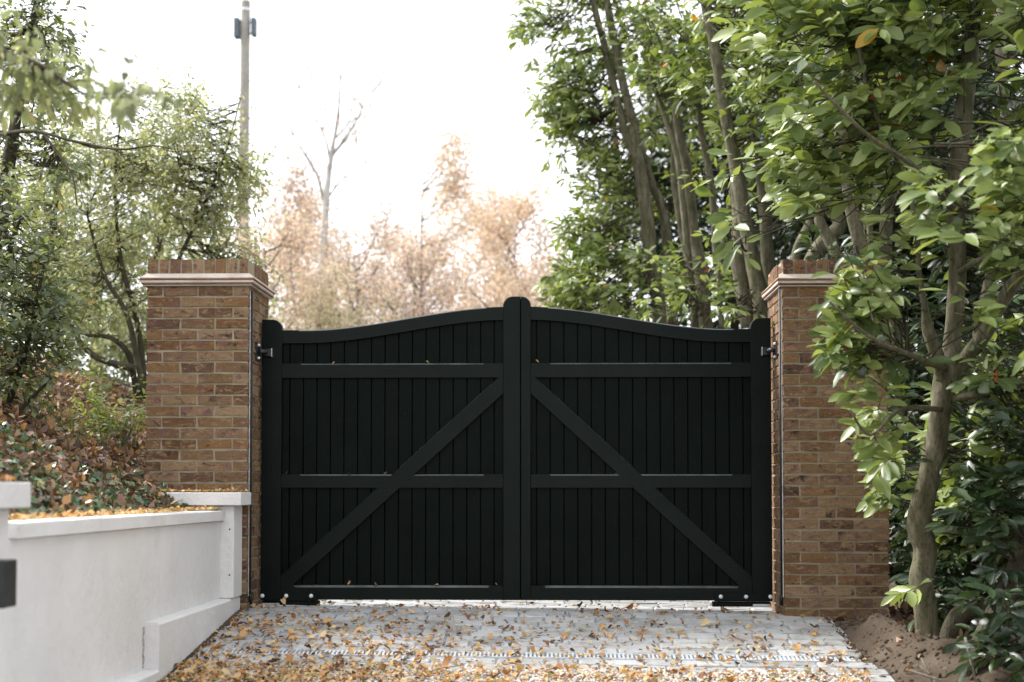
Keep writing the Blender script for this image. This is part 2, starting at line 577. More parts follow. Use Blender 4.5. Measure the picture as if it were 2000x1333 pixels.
T_LAUREL = tmpl([(0.1, 0.06), (0.35, 0.42), (0.65, 0.5), (0.88, 0.27)])
T_LEAF = tmpl([(0.22, 0.38), (0.5, 0.5), (0.8, 0.26)])
T_TINY = tmpl([(0.45, 0.5)])
T_IVY = (np.array([(0, 0), (-0.08, -0.3), (0.2, -0.55), (0.45, -0.22), (1, 0), (0.45, 0.22), (0.2, 0.55), (-0.08, 0.3)], float),
         np.array([(0, 1, 2), (0, 2, 3), (0, 3, 4), (0, 4, 5), (0, 5, 6), (0, 6, 7)]), None)


def nrm(a):
    return a / np.maximum(np.linalg.norm(a, axis=1, keepdims=True), 1e-9)


def leaf_verts(T, P, D, N, L, W, curl, fold, roll=None):
    tv = T[0]
    D = nrm(D); S = nrm(np.cross(D, N)); N2 = np.cross(S, D)
    x, y = tv[:, 0], tv[:, 1]
    z = curl[:, None] * (x * x)[None] + fold[:, None] * np.abs(y)[None]
    if roll is not None: z = z + roll[:, None] * (x * y)[None]
    V = P[:, None, :] + (L[:, None] * x[None])[:, :, None] * D[:, None, :] + (W[:, None] * y[None])[:, :, None] * S[:, None, :] \
        + (L[:, None] * z)[:, :, None] * N2[:, None, :]
    return V                                   # (n, k, 3)


def leaf_faces(T, n):
    k = len(T[0])
    off = (np.arange(n) * k)[:, None, None]
    out = [(T[1][None] + off).reshape(-1, 3)]
    if T[2] is not None: out.append((T[2][None] + off).reshape(-1, 4))
    return out


def leaf_object(name, T, V, tint, material, parent=None):
    n, k, _ = V.shape
    o = fast_mesh(name, V.reshape(-1, 3), leaf_faces(T, n), material, np.repeat(tint, k))
    if parent is not None:
        o.parent = parent
        o.location = -parent.location
    return o


def leaf_single(name, T, V1, t, material, parent=None):
    """One leaf as its own object, origin at its base."""
    b0 = V1[0].copy()
    o = fast_mesh(name, V1 - b0, leaf_faces(T, 1), material, np.full(len(V1), t))
    o.location = b0
    if parent is not None:
        o.parent = parent
        o.location = Vector(b0) - parent.location
    return o


def foliage(name, T, V, tint, material, parent, singles=300, part='leaf', rest='foliage', maxd=60, seed=0):
    """Leaves of one plant: the largest in view as parts, the rest as one part."""
    C = V.mean(axis=1)
    px, py, d = proj(C)
    seen = (px > 5) & (px < 1995) & (py > 5) & (py < 1328) & (d > 0.5)
    size = np.linalg.norm(V[:, -1] - V[:, 0], axis=1) * F / np.maximum(d, 0.1)
    # prefer leaves nothing of the same plant covers: nearest leaf of each coarse picture cell
    cell = (px // 14).astype(int) * 4096 + (py // 14).astype(int)
    order = np.lexsort((d, cell))
    first = np.zeros(len(C), bool)
    cc = cell[order]
    first[order[np.r_[True, cc[1:] != cc[:-1]]]] = True
    ok = np.where(seen & first & (size > 10))[0]
    pick = ok[np.argsort(-size[ok])][:singles]
    mask = np.ones(len(C), bool); mask[pick] = False
    for i in pick:
        leaf_single(part, T, V[i], tint[i], material, parent)
    if mask.any():
        o = leaf_object(rest, T, V[mask], tint[mask], material, parent)
        o['kind'] = 'stuff'
    return pick


def rnd(n, a=0.0, b=1.0):
    return RNG.uniform(a, b, n)


def rdir(n):
    return nrm(RNG.normal(size=(n, 3)))


def shoots(P, D, nl, slen, L, wr, tint_s, droop=0.2, flat=0.7, spread=(1.25, 0.55), T=T_LAUREL, curl=(-0.28, 0.02), fold=(0.05, 0.22), jit=0.35, ltj=0.12):
    """P,D: (n,3) shoot bases and directions. Returns leaf vertices and tints."""
    n = len(P)
    D = nrm(D)
    up = np.array([0, 0, 1.0])
    S = nrm(np.cross(D, up[None] + RNG.normal(size=(n, 3)) * 0.15))
    U = nrm(np.cross(S, D))
    VV, TT = [], []
    for j in range(nl):
        t = (j + 0.5) / nl
        keep = rnd(n) < 0.93
        phi = j * 2.399 + rnd(n, 0, 0.8)
        sgn = np.where((j % 2) == 0, 1.0, -1.0)
        rad = flat * sgn * S + (1 - flat) * (np.cos(phi)[:, None] * S + np.sin(phi)[:, None] * U) + RNG.normal(size=(n, 3)) * jit * 0.5
        rad = nrm(rad - D * np.sum(rad * D, 1, keepdims=True))
        a = (spread[0] * (1 - t) + spread[1] * t) + RNG.normal(size=n) * 0.15
        ld = np.cos(a)[:, None] * D + np.sin(a)[:, None] * rad
        ld = nrm(ld + np.array([0, 0, -1.0]) * (droop * rnd(n, 0.1, 2.2))[:, None])
        nn = nrm(0.75 * up[None] + 0.5 * (D * np.sin(a)[:, None] - rad * np.cos(a)[:, None]) + RNG.normal(size=(n, 3)) * jit)
        pp = P + D * (slen * t)[:, None] + rad * 0.004
        l = L * rnd(n, 0.6, 1.15) * (0.85 + 0.3 * math.sin(math.pi * min(1, t * 1.1)))
        V = leaf_verts(T, pp, ld, nn, l, l * wr * rnd(n, 0.85, 1.15), rnd(n, *curl), rnd(n, *fold), RNG.normal(size=n) * 0.16)
        VV.append(V[keep])
        TT.append(np.clip(tint_s + RNG.normal(size=n) * ltj, 0, 0.92)[keep])
    return np.concatenate(VV), np.concatenate(TT)


def sample_blobs(blobs, clump=1.4, thresh=-0.12, shell=0.45, seed=0.0):
    """blobs: (centre, radii, count). Points with outward directions."""
    PP, DD = [], []
    for c, r, n in blobs:
        c = np.array(c); r = np.array(r, float)
        m = int(n * 2.6) + 8
        d = rdir(m)
        rad = rnd(m) ** shell
        p = c + d * r * rad[:, None]
        got = 0
        for q, dd in zip(p, d):
            if noise.noise(Vector((q[0] * clump + seed, q[1] * clump, q[2] * clump))) > thresh:
                PP.append(q); DD.append(dd / r); got += 1
                if got >= n: break
    return np.array(PP), nrm(np.array(DD))


def twigs(mb, P, D, anchors, r=0.006, back=0.35, sides=4, frac=1.0):
    """Twigs that carry the shoots, reaching back towards the nearest branch."""
    A = np.array([tuple(a) for a in anchors])
    for p, d in zip(P, D):
        if random.random() > frac: continue
        k = np.argmin(((A - p) ** 2).sum(1))
        a = A[k]
        v = a - p
        dist = np.linalg.norm(v) + 1e-6
        L = min(dist, back * 1.6)
        e = p + v / dist * L
        mid = p - d * L * 0.35 + (e - p) * 0.35
        tip = p + d * 0.14
        mb.tube([tip, p, mid, e], [r * 0.4, r * 0.7, r, r * (1.2 + 0.6 * L)], sides, cap=False)


def smooth_path(pts, n=6):
    """Catmull-Rom through (point, radius) pairs."""
    P = [Vector(p) for p, _ in pts]; R = [r for _, r in pts]
    out, ro = [], []
    for i in range(len(P) - 1):
        p0, p1, p2, p3 = P[max(i - 1, 0)], P[i], P[i + 1], P[min(i + 2, len(P) - 1)]
        for k in range(n):
            t = k / n
            out.append(0.5 * ((2 * p1) + (p2 - p0) * t + (2 * p0 - 5 * p1 + 4 * p2 - p3) * t * t + (3 * p1 - 3 * p2 + p3 - p0) * t ** 3))
            ro.append(R[i] * (1 - t) + R[i + 1] * t)
    out.append(P[-1]); ro.append(R[-1])
    return out, ro


def stem(mb, spec, sides=10, n=6, wob=0.25):
    pts, rr = smooth_path(spec, n)
    mb.tube(pts, rr, sides, wob=wob)
    return pts


def grow(mb, p, d, L, r, level, out, spread=0.55, up=0.15, kids=3, sides=5, wander=0.18):
    """Recursive branch; OUT collects (point, direction) on the last level."""
    n = 5
    pts, rr, q, dd = [Vector(p)], [r], Vector(p), Vector(d).normalized()
    for i in range(n):
        dd = (dd + Vector(RNG.normal(size=3) * wander) + Vector((0, 0, up * 0.25))).normalized()
        q = q + dd * (L / n)
        pts.append(q.copy()); rr.append(r * (1 - 0.72 * (i + 1) / n))
    mb.tube(pts, rr, max(3, sides), cap=False)
    if level <= 0:
        for i in range(1, n + 1):
            out.append((pts[i].copy(), (pts[i] - pts[i - 1]).normalized()))
        return
    for k in range(kids + (level > 1)):
        i = random.randint(2, n)
        ax = Vector(RNG.normal(size=3)).normalized()
        nd = (dd + ax * spread + Vector((0, 0, up))).normalized()
        grow(mb, pts[i], nd, L * random.uniform(0.5, 0.72), max(rr[i] * 0.7, 0.005), level - 1, out, spread, up, kids, sides - 1, wander)
    out.append((pts[-1].copy(), dd.copy()))


# ------------------------------------------------------------------ the ground
def drive_z(x, y):
    z = 0.0 if y > -0.4 else 0.115 * (max(y, -6.0) + 0.4)
    return z - 0.014 - 0.01 * x


def sm(a, b, t):
    t = max(0.0, min(1.0, (t - a) / (b - a)))
    return t * t * (3 - 2 * t)


def ground_z(x, y):
    z = drive_z(max(-3, min(3, x)), y) - 0.03
    if x < -1.9:
        s = 60.0 if y < 0.2 else 1.3
        t = -2.08 - x
        bank = 0.60 + 0.62 * min(t, 1.8) + 0.35 * max(0, min(t - 1.8, 2.0)) + 0.05 * noise.noise(Vector((x * 1.3, y * 1.3, 0)))
        bank = min(bank, 2.35)
        zz = min(bank, s * (-1.95 - x))
        z = max(z, zz + 0.03 * noise.noise(Vector((x * 5, y * 5, 3))) * min(1, max(0, t)))
    if x > 2.10:
        n = noise.noise(Vector((x * 2.2, y * 2.2, 7)))
        n2 = noise.noise(Vector((x * 9, y * 9, 1)))
        rise = sm(2.1, 2.3, x)
        # spoil heap beside the paving, in front of the pillar
        cx = 2.22 - 0.42 * (y + 1.2)
        w = 0.17 + 0.10 * max(0, -(y + 1.2))
        m = math.exp(-((x - cx - 0.12) / w) ** 2) * sm(-0.55, -1.05, y) * sm(-7, -3.5, y)
        n3 = noise.noise(Vector((x * 24, y * 24, 5)))
        z += rise * (0.03 + 0.010 * n3 + 0.16 * m + 0.05 * n * sm(2.2, 3, x) + 0.012 * n2) + 0.10 * sm(3.2, 6, x)
        hx, hy = x - 2.72, y + 1.35
        z -= 0.20 * math.exp(-((hx / 0.26) ** 2 + (hy / 0.26) ** 2))
    return z


def axis(lo, hi, steps):
    out = []
    for a, b, st in steps:
        n = max(1, int(round((b - a) / st)))
        out += [a + (b - a) * i / n for i in range(n)]
    out.append(hi)
    return out


gx = axis(-90, 90, [(-90, -12, 6), (-12, -6, 0.6), (-6, -2.2, 0.1), (-2.2, -1.8, 0.03), (-1.8, 1.9, 0.37), (1.9, 3.6, 0.05), (3.6, 8, 0.3), (8, 90, 6)])
gy = axis(-14, 130, [(-14, -6, 0.6), (-6, -3, 0.12), (-3, 0.8, 0.06), (0.8, 4, 0.2), (4, 20, 1.0), (20, 130, 8)])
V = np.array([(x, y, ground_z(x, y)) for y in gy for x in gx])
nx = len(gx)
ii = np.array([(j * nx + i, j * nx + i + 1, (j + 1) * nx + i + 1, (j + 1) * nx + i) for j in range(len(gy) - 1) for i in range(nx - 1)])
g = fast_mesh('ground', V, [ii], M['soil'])
tag(g, 'brown soil ground with a leafy bank on the left and a spoil heap on the right', kind='structure')

# ------------------------------------------------------------------ the driveway of granite setts
X0, X1 = -1.845, 2.10


def bedmesh(name, x0, x1, y0, y1, dz, material):
    ys = axis(y0, y1, [(y0, -0.4, 0.2), (-0.4, y1, 0.4)]) if y0 < -0.4 < y1 else axis(y0, y1, [(y0, y1, 0.3)])
    xs = [x0, (x0 + x1) / 2, x1]
    V = np.array([(x, y, drive_z(x, y) + dz) for y in ys for x in xs])
    I = np.array([(j * 3 + i, j * 3 + i + 1, (j + 1) * 3 + i + 1, (j + 1) * 3 + i) for j in range(len(ys) - 1) for i in range(2)])
    return fast_mesh(name, V, [I], material, smooth=False)


drive = empty('driveway', (0, 0, 0))
tag(drive, 'pale grey granite sett apron in front of the gate', kind='structure')
bed = bedmesh('joint_sand', X0, X1, -2.05, 9.0, -0.012, M['joint'])
bed.parent = drive


def sett_mesh(w, d, k):
    """A worn sett: gently domed uneven top, rounded edges."""
    rs = random.Random(k)
    xs = [-w / 2, -w / 2 + 0.008, 0, w / 2 - 0.008, w / 2]
    ys = [-d / 2, -d / 2 + 0.007, d / 2 - 0.007, d / 2]
    vs = []
    for j, y in enumerate(ys):
        for i, x in enumerate(xs):
            edge = (i in (0, 4)) or (j in (0, 3))
            z = (-0.008 if edge else rs.uniform(-0.0025, 0.0025))
            vs.append((x + rs.uniform(-1, 1) * 0.003, y + rs.uniform(-1, 1) * 0.003, z))
    fs = [(j * 5 + i, j * 5 + i + 1, (j + 1) * 5 + i + 1, (j + 1) * 5 + i) for j in range(3) for i in range(4)]
    ring = [0, 1, 2, 3, 4, 9, 14, 19, 18, 17, 16, 15, 10, 5]
    b0 = len(vs)
    for r_ in ring: vs.append((vs[r_][0], vs[r_][1], -0.05))
    for q in range(len(ring)):
        fs.append((ring[q], b0 + q, b0 + (q + 1) % len(ring), ring[(q + 1) % len(ring)]))
    fs = [tuple(reversed(f)) if len(f) == 4 and max(f) >= b0 else f for f in fs]
    me = bpy.data.meshes.new('sett')
    me.from_pydata(vs, [], fs)
    me.materials.append(M['sett'])
    me.update()
    return me


PITCH_Y = 0.153
lens_ = [0.15, 0.19, 0.23, 0.28, 0.34]
sett_lib = {l: [sett_mesh(l - 0.008, PITCH_Y - 0.009, 10 * k + int(l * 100)) for k in range(4)] for l in lens_}
DRAIN_Y = (-1.72, -1.59)
rows = []
y = -2.02
while y < 1.6:
    if y < DRAIN_Y[0] - 0.02 and y + PITCH_Y > DRAIN_Y[0] + 0.02:
        pass
    rows.append(y)
    y += PITCH_Y
rows = [-2.03, -1.877] + [-1.585 + PITCH_Y * k for k in range(22)]
for y in rows:
    x = X0 + random.uniform(-0.1, 0)
    while x < X1 - 0.05:
        l = random.choice(lens_)
        if x + l > X1 - 0.08: l = min(lens_, key=lambda q: abs(q - (X1 - x)))
        o = bpy.data.objects.new('sett', random.choice(sett_lib[l]))
        cx, cy = x + l / 2, y + PITCH_Y / 2
        slope = math.atan(0.115) if cy < -0.4 else 0
        o.location = (cx, cy, drive_z(cx, cy) + random.uniform(-0.003, 0.003))
        o.rotation_euler = (slope + random.uniform(-0.012, 0.012), 0.01 + random.uniform(-0.01, 0.01), random.uniform(-0.008, 0.008))
        o.parent = drive
        COL.objects.link(o)
        x += l

# kerb setts along the right of the gravel
kerb_lib = [sett_mesh(0.15, 0.16, 900 + k) for k in range(3)]
kerb = empty('kerb', (0, 0, 0))
tag(kerb, 'short edging of pale granite setts between the gravel and the soil heap', kind='structure')
for k in range(9):
    yy = -2.14 - 0.17 * k
    o = bpy.data.objects.new('kerb_stone', kerb_lib[k % 3])
    xx = 2.06 + 0.012 * k
    o.location = (xx, yy, drive_z(xx, yy) + 0.008)
    o.rotation_euler = (math.atan(0.115), 0, math.radians(-3) + random.uniform(-0.03, 0.03))
    o.parent = kerb
    COL.objects.link(o)

# drainage channel across the drive
dr = empty('drain', (0.1, -1.65, drive_z(0.1, -1.65)))
tag(dr, 'narrow galvanised slotted drain channel running across the sett apron', 'drain')
ch = MB(); fr_ = MB()
zf = lambda x, yy: drive_z(x, yy)
for (xa, xb) in [(-1.84, 2.02)]:
    a, b_ = DRAIN_Y
    vs = [(xa, a, zf(xa, a) - 0.05), (xb, a, zf(xb, a) - 0.05), (xb, b_, zf(xb, b_) - 0.05), (xa, b_, zf(xa, b_) - 0.05)]
    ch.add(vs, [(0, 1, 2, 3)])
    for yy in (a, b_ - 0.012):
        fr_.add([(x, q, zf(x, q) + dz) for x in (xa, xb) for q in (yy, yy + 0.012) for dz in (-0.05, 0.003)],
                [(0, 1, 3, 2), (4, 6, 7, 5), (1, 5, 7, 3), (0, 2, 6, 4), (0, 4, 5, 1), (2, 3, 7, 6)])
ch.build('channel_base', M['channel'], dr); fr_.build('channel_frame', M['drain_steel'], dr)
bar = MB(); bar.box(-0.0060, 0.0060, -0.053, 0.053, -0.02, 0.0015)
bar_o = bar.build('grating_bar', M['drain_steel'])
bar_o.parent = dr
nb_ = 156
for k in range(nb_):
    o = bar_o if k == 0 else bar_o.copy()
    if k: COL.objects.link(o)
    x = -1.82 + 3.83 * k / (nb_ - 1)
    o.parent = dr
    o.location = Vector((x, -1.655, zf(x, -1.655))) - dr.location
    o.rotation_euler = (math.atan(0.115), 0, 0)

# gravel: loose stones on a bed
gb = bedmesh('gravel_bed', X0, 2.02, -6.5, -2.035, -0.022, M['joint'])
tag(gb, 'pale sandy bed under the loose gravel', kind='structure')
ico_v = []
ph = (1 + 5 ** 0.5) / 2
for a_ in (-1, 1):
    for b_ in (-ph, ph):
        ico_v += [(0, a_, b_), (a_, b_, 0), (b_, 0, a_)]
ico_v = np.array(ico_v, float); ico_v /= np.linalg.norm(ico_v[0])
tri = []
for i in range(12):
    for j in range(i + 1, 12):
        for k in range(j + 1, 12):
            dij, djk, dik = (np.linalg.norm(ico_v[i] - ico_v[j]), np.linalg.norm(ico_v[j] - ico_v[k]), np.linalg.norm(ico_v[i] - ico_v[k]))
            if max(dij, djk, dik) < 1.1:
                nn_ = np.cross(ico_v[j] - ico_v[i], ico_v[k] - ico_v[i])
                tri.append((i, j, k) if nn_ @ ico_v[i] > 0 else (i, k, j))
tri = np.array(tri)
NS = 21000
sy = -2.03 - rnd(NS) ** 1.3 * 2.2
sx = rnd(NS, X0 + 0.01, 2.02)
sz = np.array([drive_z(a, b_) for a, b_ in zip(sx, sy)]) - 0.016 + rnd(NS, 0, 0.022)
ss = rnd(NS, 0.006, 0.0135)
sc3 = np.stack([ss * rnd(NS, 0.8, 1.35), ss * rnd(NS, 0.8, 1.3), ss * rnd(NS, 0.55, 0.9)], 1)
ang = rnd(NS, 0, 6.28)
V = ico_v[None] * sc3[:, None, :] * (1 + RNG.normal(size=(NS, 12, 1)) * 0.12)
c_, s_ = np.cos(ang)[:, None], np.sin(ang)[:, None]
V = np.stack([V[..., 0] * c_ - V[..., 1] * s_, V[..., 0] * s_ + V[..., 1] * c_, V[..., 2]], -1) + np.stack([sx, sy, sz], 1)[:, None, :]
I = (tri[None] + (np.arange(NS) * 12)[:, None, None]).reshape(-1, 3)
gr = fast_mesh('gravel', V.reshape(-1, 3), [I], M['gravel'], smooth=True)
tag(gr, 'loose cream and white gravel stones at the foot of the sett apron', 'gravel', kind='stuff')


NC = 5200
cx_ = 2.06 + np.abs(rnd(NC, -0.03, 2.1)); cy_ = rnd(NC, -3.6, 0.0)
cs = 0.003 + rnd(NC) ** 3 * 0.014
cz_ = np.array([max(ground_z(a_, b_), drive_z(a_, b_) if a_ < 2.11 else -9) for a_, b_ in zip(cx_, cy_)]) + cs * 0.2
V = ico_v[None] * (cs[:, None, None] * rnd(NC * 3, 0.7, 1.3).reshape(NC, 1, 3)) * (1 + RNG.normal(size=(NC, 12, 1)) * 0.18) + np.stack([cx_, cy_, cz_], 1)[:, None, :]
I = (tri[None] + (np.arange(NC) * 12)[:, None, None]).reshape(-1, 3)
so = fast_mesh('soil_crumbs', V.reshape(-1, 3), [I], M['soil'], smooth=False)
tag(so, 'crumbs and clods of dry brown soil on the spoil heap', 'soil', kind='stuff')


# ------------------------------------------------------------------ brick pillars
def brick_mesh(l, d, h, k):
    """Brick centred at origin, l along X, front face at -Y uneven."""
    rs = random.Random(k)
    xs = [-l / 2, -l / 2 + l * 0.28, l * 0.05, l / 2 - l * 0.2, l / 2]
    zs = [-h / 2, 0, h / 2]
    def front(s, y):
        vs = []
        for j, z in enumerate(zs):
            for i, x in enumerate(xs):
                vs.append((x + rs.uniform(-1, 1) * 0.0025, y + s * rs.uniform(-0.003, 0.003) * (0.6 if i in (0, 4) else 1.0), z + rs.uniform(-1, 1) * 0.0028))
        return vs
    vs = front(1, -d / 2) + front(1, d / 2)
    fs = []
    for j in range(2):
        for i in range(4):
            a = j * 5 + i
            fs.append((a, a + 1, a + 6, a + 5))
            a += 15
            fs.append((a, a + 5, a + 6, a + 1))
    for i in range(4):
        fs.append((i, i + 15, i + 16, i + 1))
        fs.append((10 + i, 11 + i, 26 + i, 25 + i))
    for j in range(2):
        fs.append((j * 5, j * 5 + 5, j * 5 + 20, j * 5 + 15))
        fs.append((j * 5 + 4, j * 5 + 19, j * 5 + 24, j * 5 + 9))
    me = bpy.data.meshes.new('brick')
    me.from_pydata(vs, [], fs)
    me.materials.append(M['brick'])
    me.update()
    return me


BW = 0.70
LA = (BW - 0.02) / 3
LB = (BW - 2 * 0.1125 - 0.01) / 2
BL = {('A', k): brick_mesh(LA - 0.004, 0.1025, 0.0610, k) for k in range(7)}
BL.update({('B', k): brick_mesh(LB - 0.004, 0.1025, 0.0610, 20 + k) for k in range(7)})
BL.update({('E', k): brick_mesh(0.066 - 0.004 * (k % 3), 0.215, 0.098, 40 + k) for k in range(5)})


def pillar(xc, yc, z0, inner, label):
    t = empty('brick_pillar', (xc, yc, z0))
    tag(t, label, 'pillar', 'brick gate pillars')
    rest = MB()
    H = BW / 2
    nc = 30
    ztop = z0 + nc * 0.0745

    def put(kind, x, y, z, rot, vis):
        me = BL[(kind, random.randrange(5 if kind == 'E' else 7))]
        flip = random.choice((0, math.pi)) if kind != 'E' else 0
        dx, dy, dz = random.uniform(-1, 1) * 0.001, random.uniform(-1, 1) * 0.0015, random.uniform(-1, 1) * 0.0012
        if vis:
            o = bpy.data.objects.new('brick', me)
            o.parent = t
            o.location = (x + dx, y + dy, z - z0 + dz)
            o.rotation_euler = (random.uniform(-1, 1) * 0.006, random.uniform(-1, 1) * 0.006, rot + flip)
            COL.objects.link(o)
        else:
            mt = Matrix.Translation((x, y, z - z0)) @ Matrix.Rotation(rot + flip, 4, 'Z')
            rest.add([mt @ v_.co for v_ in me.vertices], [tuple(p.vertices) for p in me.polygons])

    for c in range(nc):
        z = z0 + (c + 0.5) * 0.0745
        e = H - 0.05125
        if c % 2 == 0:
            for k in range(3):
                u = -H + LA / 2 + k * (LA + 0.01)
                put('A', u, -e, z, 0, True); put('A', u, e, z, 0, False)
            for k in range(2):
                u = -H + 0.1125 + LB / 2 + k * (LB + 0.01)
                put('B', inner * e, u, z, math.pi / 2, True); put('B', -inner * e, u, z, math.pi / 2, False)
        else:
            for k in range(3):
                u = -H + LA / 2 + k * (LA + 0.01)
                put('A', inner * e, u, z, math.pi / 2, True); put('A', -inner * e, u, z, math.pi / 2, k == 0)
            for k in range(2):
                u = -H + 0.1125 + LB / 2 + k * (LB + 0.01)
                put('B', u, -e, z, 0, True); put('B', u, e, z, 0, False)
    core = MB()
    q = H - 0.0085
    core.box(-q, q, -q, q, 0, ztop - z0)
    # tile creasing: two courses of tiles with pale mortar between and a sloping fillet above
    zt = ztop - z0
    core.build('mortar', M['mortar']).parent = t
    core.v.clear()
    for layer, (oh, zz) in enumerate(((0.030, zt + 0.004), (0.040, zt + 0.034))):
        for side in range(4):
            for k in range(3):
                L0 = (2 * (H + oh)) / 3
                u = -(H + oh) + L0 * (k + 0.5)
                if side in (0, 2) and False: pass
                tb = MB()
                tb.box(-L0 / 2 + 0.002, L0 / 2 - 0.002, -0.075, 0.075, 0, 0.011, bev=0.002)
                o = tb.build('tile', M['tile'])
                o.parent = t
                rot = side * math.pi / 2
                yy = -(H + oh) + 0.075
                if side % 2 == 1 and k in (0, 2): 
                    pass
                v_ = Matrix.Rotation(rot, 3, 'Z') @ Vector((u, yy, 0))
                o.location = (v_.x, v_.y, zz + 0.0005 * side + random.uniform(0, 0.003))
                o.rotation_euler = (0, random.uniform(-1, 1) * 0.012, rot)
    mb = MB()
    a = H + 0.022
    mb.box(-a, a, -a, a, zt - 0.003, zt + 0.003)
    a = H + 0.034
    mb.box(-a, a, -a, a, zt + 0.0165, zt + 0.033)
    mb.build('creasing_mortar', M['fillet']).parent = t
    # sloping fillet with a slightly wavy lip
    fv, ff = [], []
    nseg = 16
    ring0, ring1, ring2 = [], [], []
    zb = zt + 0.048
    for side in range(4):
        R_ = Matrix.Rotation(side * math.pi / 2, 3, 'Z')
        for i in range(nseg):
            s_ = -1 + 2 * i / nseg
            w = 0.0022 * noise.noise(Vector((s_ * 4 + xc, side * 3.1, 0)))
            for ring, (rr, z_) in ((ring0, (H + 0.037, zb - 0.004)), (ring1, (H + 0.037, zb + 0.003 + w)), (ring2, (H + 0.002, zb + 0.034))):
                p = R_ @ Vector((s_ * rr, -rr, 0))
                ring.append(len(fv)); fv.append((p.x, p.y, z_))
    n4 = nseg * 4
    for i in range(n4):
        j = (i + 1) % n4
        ff.append((ring0[i], ring0[j], ring1[j], ring1[i])); ff.append((ring1[i], ring1[j], ring2[j], ring2[i]))
    mb = MB(); mb.add(fv, ff)
    a = H - 0.004
    mb.box(-a, a, -a, a, zb - 0.002, zb + 0.034)
    mb.build('fillet', M['fillet']).parent = t
    # bricks on edge
    ze = zb + 0.034
    n = 9
    pit = BW / n
    for k in range(n):
        u = -H + pit * (k + 0.5)
        put('E', u, -H + 0.1075, z0 + ze + 0.049, 0, True)
        put('E', u, H - 0.1075, z0 + ze + 0.049, 0, False)
    for k in range(4):
        pp = (BW - 0.43) / 4
        u = -H + 0.215 + pp * (k + 0.5)
        put('E', inner * (H - 0.1075), u, z0 + ze + 0.049, math.pi / 2, True)
        put('E', -inner * (H - 0.1075), u, z0 + ze + 0.049, math.pi / 2, False)
    mb = MB()
    a = H - 0.007
    mb.box(-a, a, -a, a, ze, ze + 0.092)
    mb.build('top_mortar', M['mortar']).parent = t
    r_ = rest.build('brickwork', M['brick'])
    r_.parent = t
    r_['kind'] = 'stuff'
    return t, ztop


PILX, PILY = 2.15, -0.05
PX = {-1: -2.152, 1: 2.158}
pl, _ = pillar(PX[-1], PILY, -0.035, 1, 'tall brown brick pillar left of the gate, behind the white wall')
pr, _ = pillar(PX[1], PILY, -0.055, -1, 'tall brown brick pillar right of the gate, half covered by laurel leaves')

# foundation of the right pillar
box('pillar_footing', M['joint'], None, PILX - 0.38, PILX + 0.38, -0.42, 0.33, -0.3, -0.056)
fo = bpy.data.objects['pillar_footing']
tag(fo, 'rough mortar footing under the right brick pillar', kind='structure')

# cable run down the inner face of each pillar
for s, lab in ((-1, 'black cable and steel strip running down the left brick pillar'), (1, 'black cable and steel strip running down the right brick pillar')):
    xf = PX[s] - s * BW / 2
    t = empty('safety_cable', (xf, -0.35, 0.05))
    tag(t, lab, 'cable', 'cables down the pillars')
    a = MB(); a.box(xf, xf - s * 0.006, -0.372, -0.362, 0.09, 2.165); a.build('metal_strip', M['steel'], t)
    a = MB(); a.tube([(xf - s * 0.009, -0.348, 0.085), (xf - s * 0.009, -0.348, 1.1), (xf - s * 0.009, -0.347, 2.17)], [0.0085] * 3, 8)
    a.build('cable', M['rubber'], t, smooth=True)
    a = MB(); a.tube([(xf - s * 0.010, -0.348, 0.105), (xf - s * 0.012, -0.342, 0.07), (xf - s * 0.014, -0.33, 0.035)], [0.012, 0.014, 0.009], 8)
    a.build('cable_end', M['rubber'], t, smooth=True)


# ------------------------------------------------------------------ the gate leaves
GY0, GY1 = 0.0, 0.060           # frame front and back
BY0, BY1 = 0.034, 0.056         # boards


def gz(py):                      # photo height on the gate plane
    return 0.8 + (960 - py) / 279.0


def chamfer_rail(mb, u0, u1, zt0, zb0, stop=0.13, c=0.008, curve=None, n=1):
    """Rail from u0 to u1; the top front edge is chamfered between the stops. curve(u) lifts both edges."""
    cv = curve or (lambda u: 0.0)
    us = [u0, u0 + stop - 0.012, u0 + stop]
    us += [u0 + stop + (u1 - u0 - 2 * stop) * k / max(1, n) for k in range(1, n)]
    us += [u1 - stop, u1 - stop + 0.012, u1]
    secs = []
    for i, u in enumerate(us):
        cc = 0.0006 if (i < 2 or i > len(us) - 3) else c
        d = cv(u)
        secs.append([(u, GY0, zb0 + d), (u, GY0, zt0 + d - cc), (u, GY0 + cc, zt0 + d), (u, GY1, zt0 + d), (u, GY1, zb0 + d)])
    vs = [p for s_ in secs for p in s_]
    fs = []
    for i in range(len(us) - 1):
        for k in range(5):
            a, b_ = i * 5 + k, i * 5 + (k + 1) % 5
            fs.append((a, a + 5, b_ + 5, b_))
    fs.append((0, 1, 2, 3, 4)); e = (len(us) - 1) * 5
    fs.append((e + 4, e + 3, e + 2, e + 1, e))
    return vs, fs


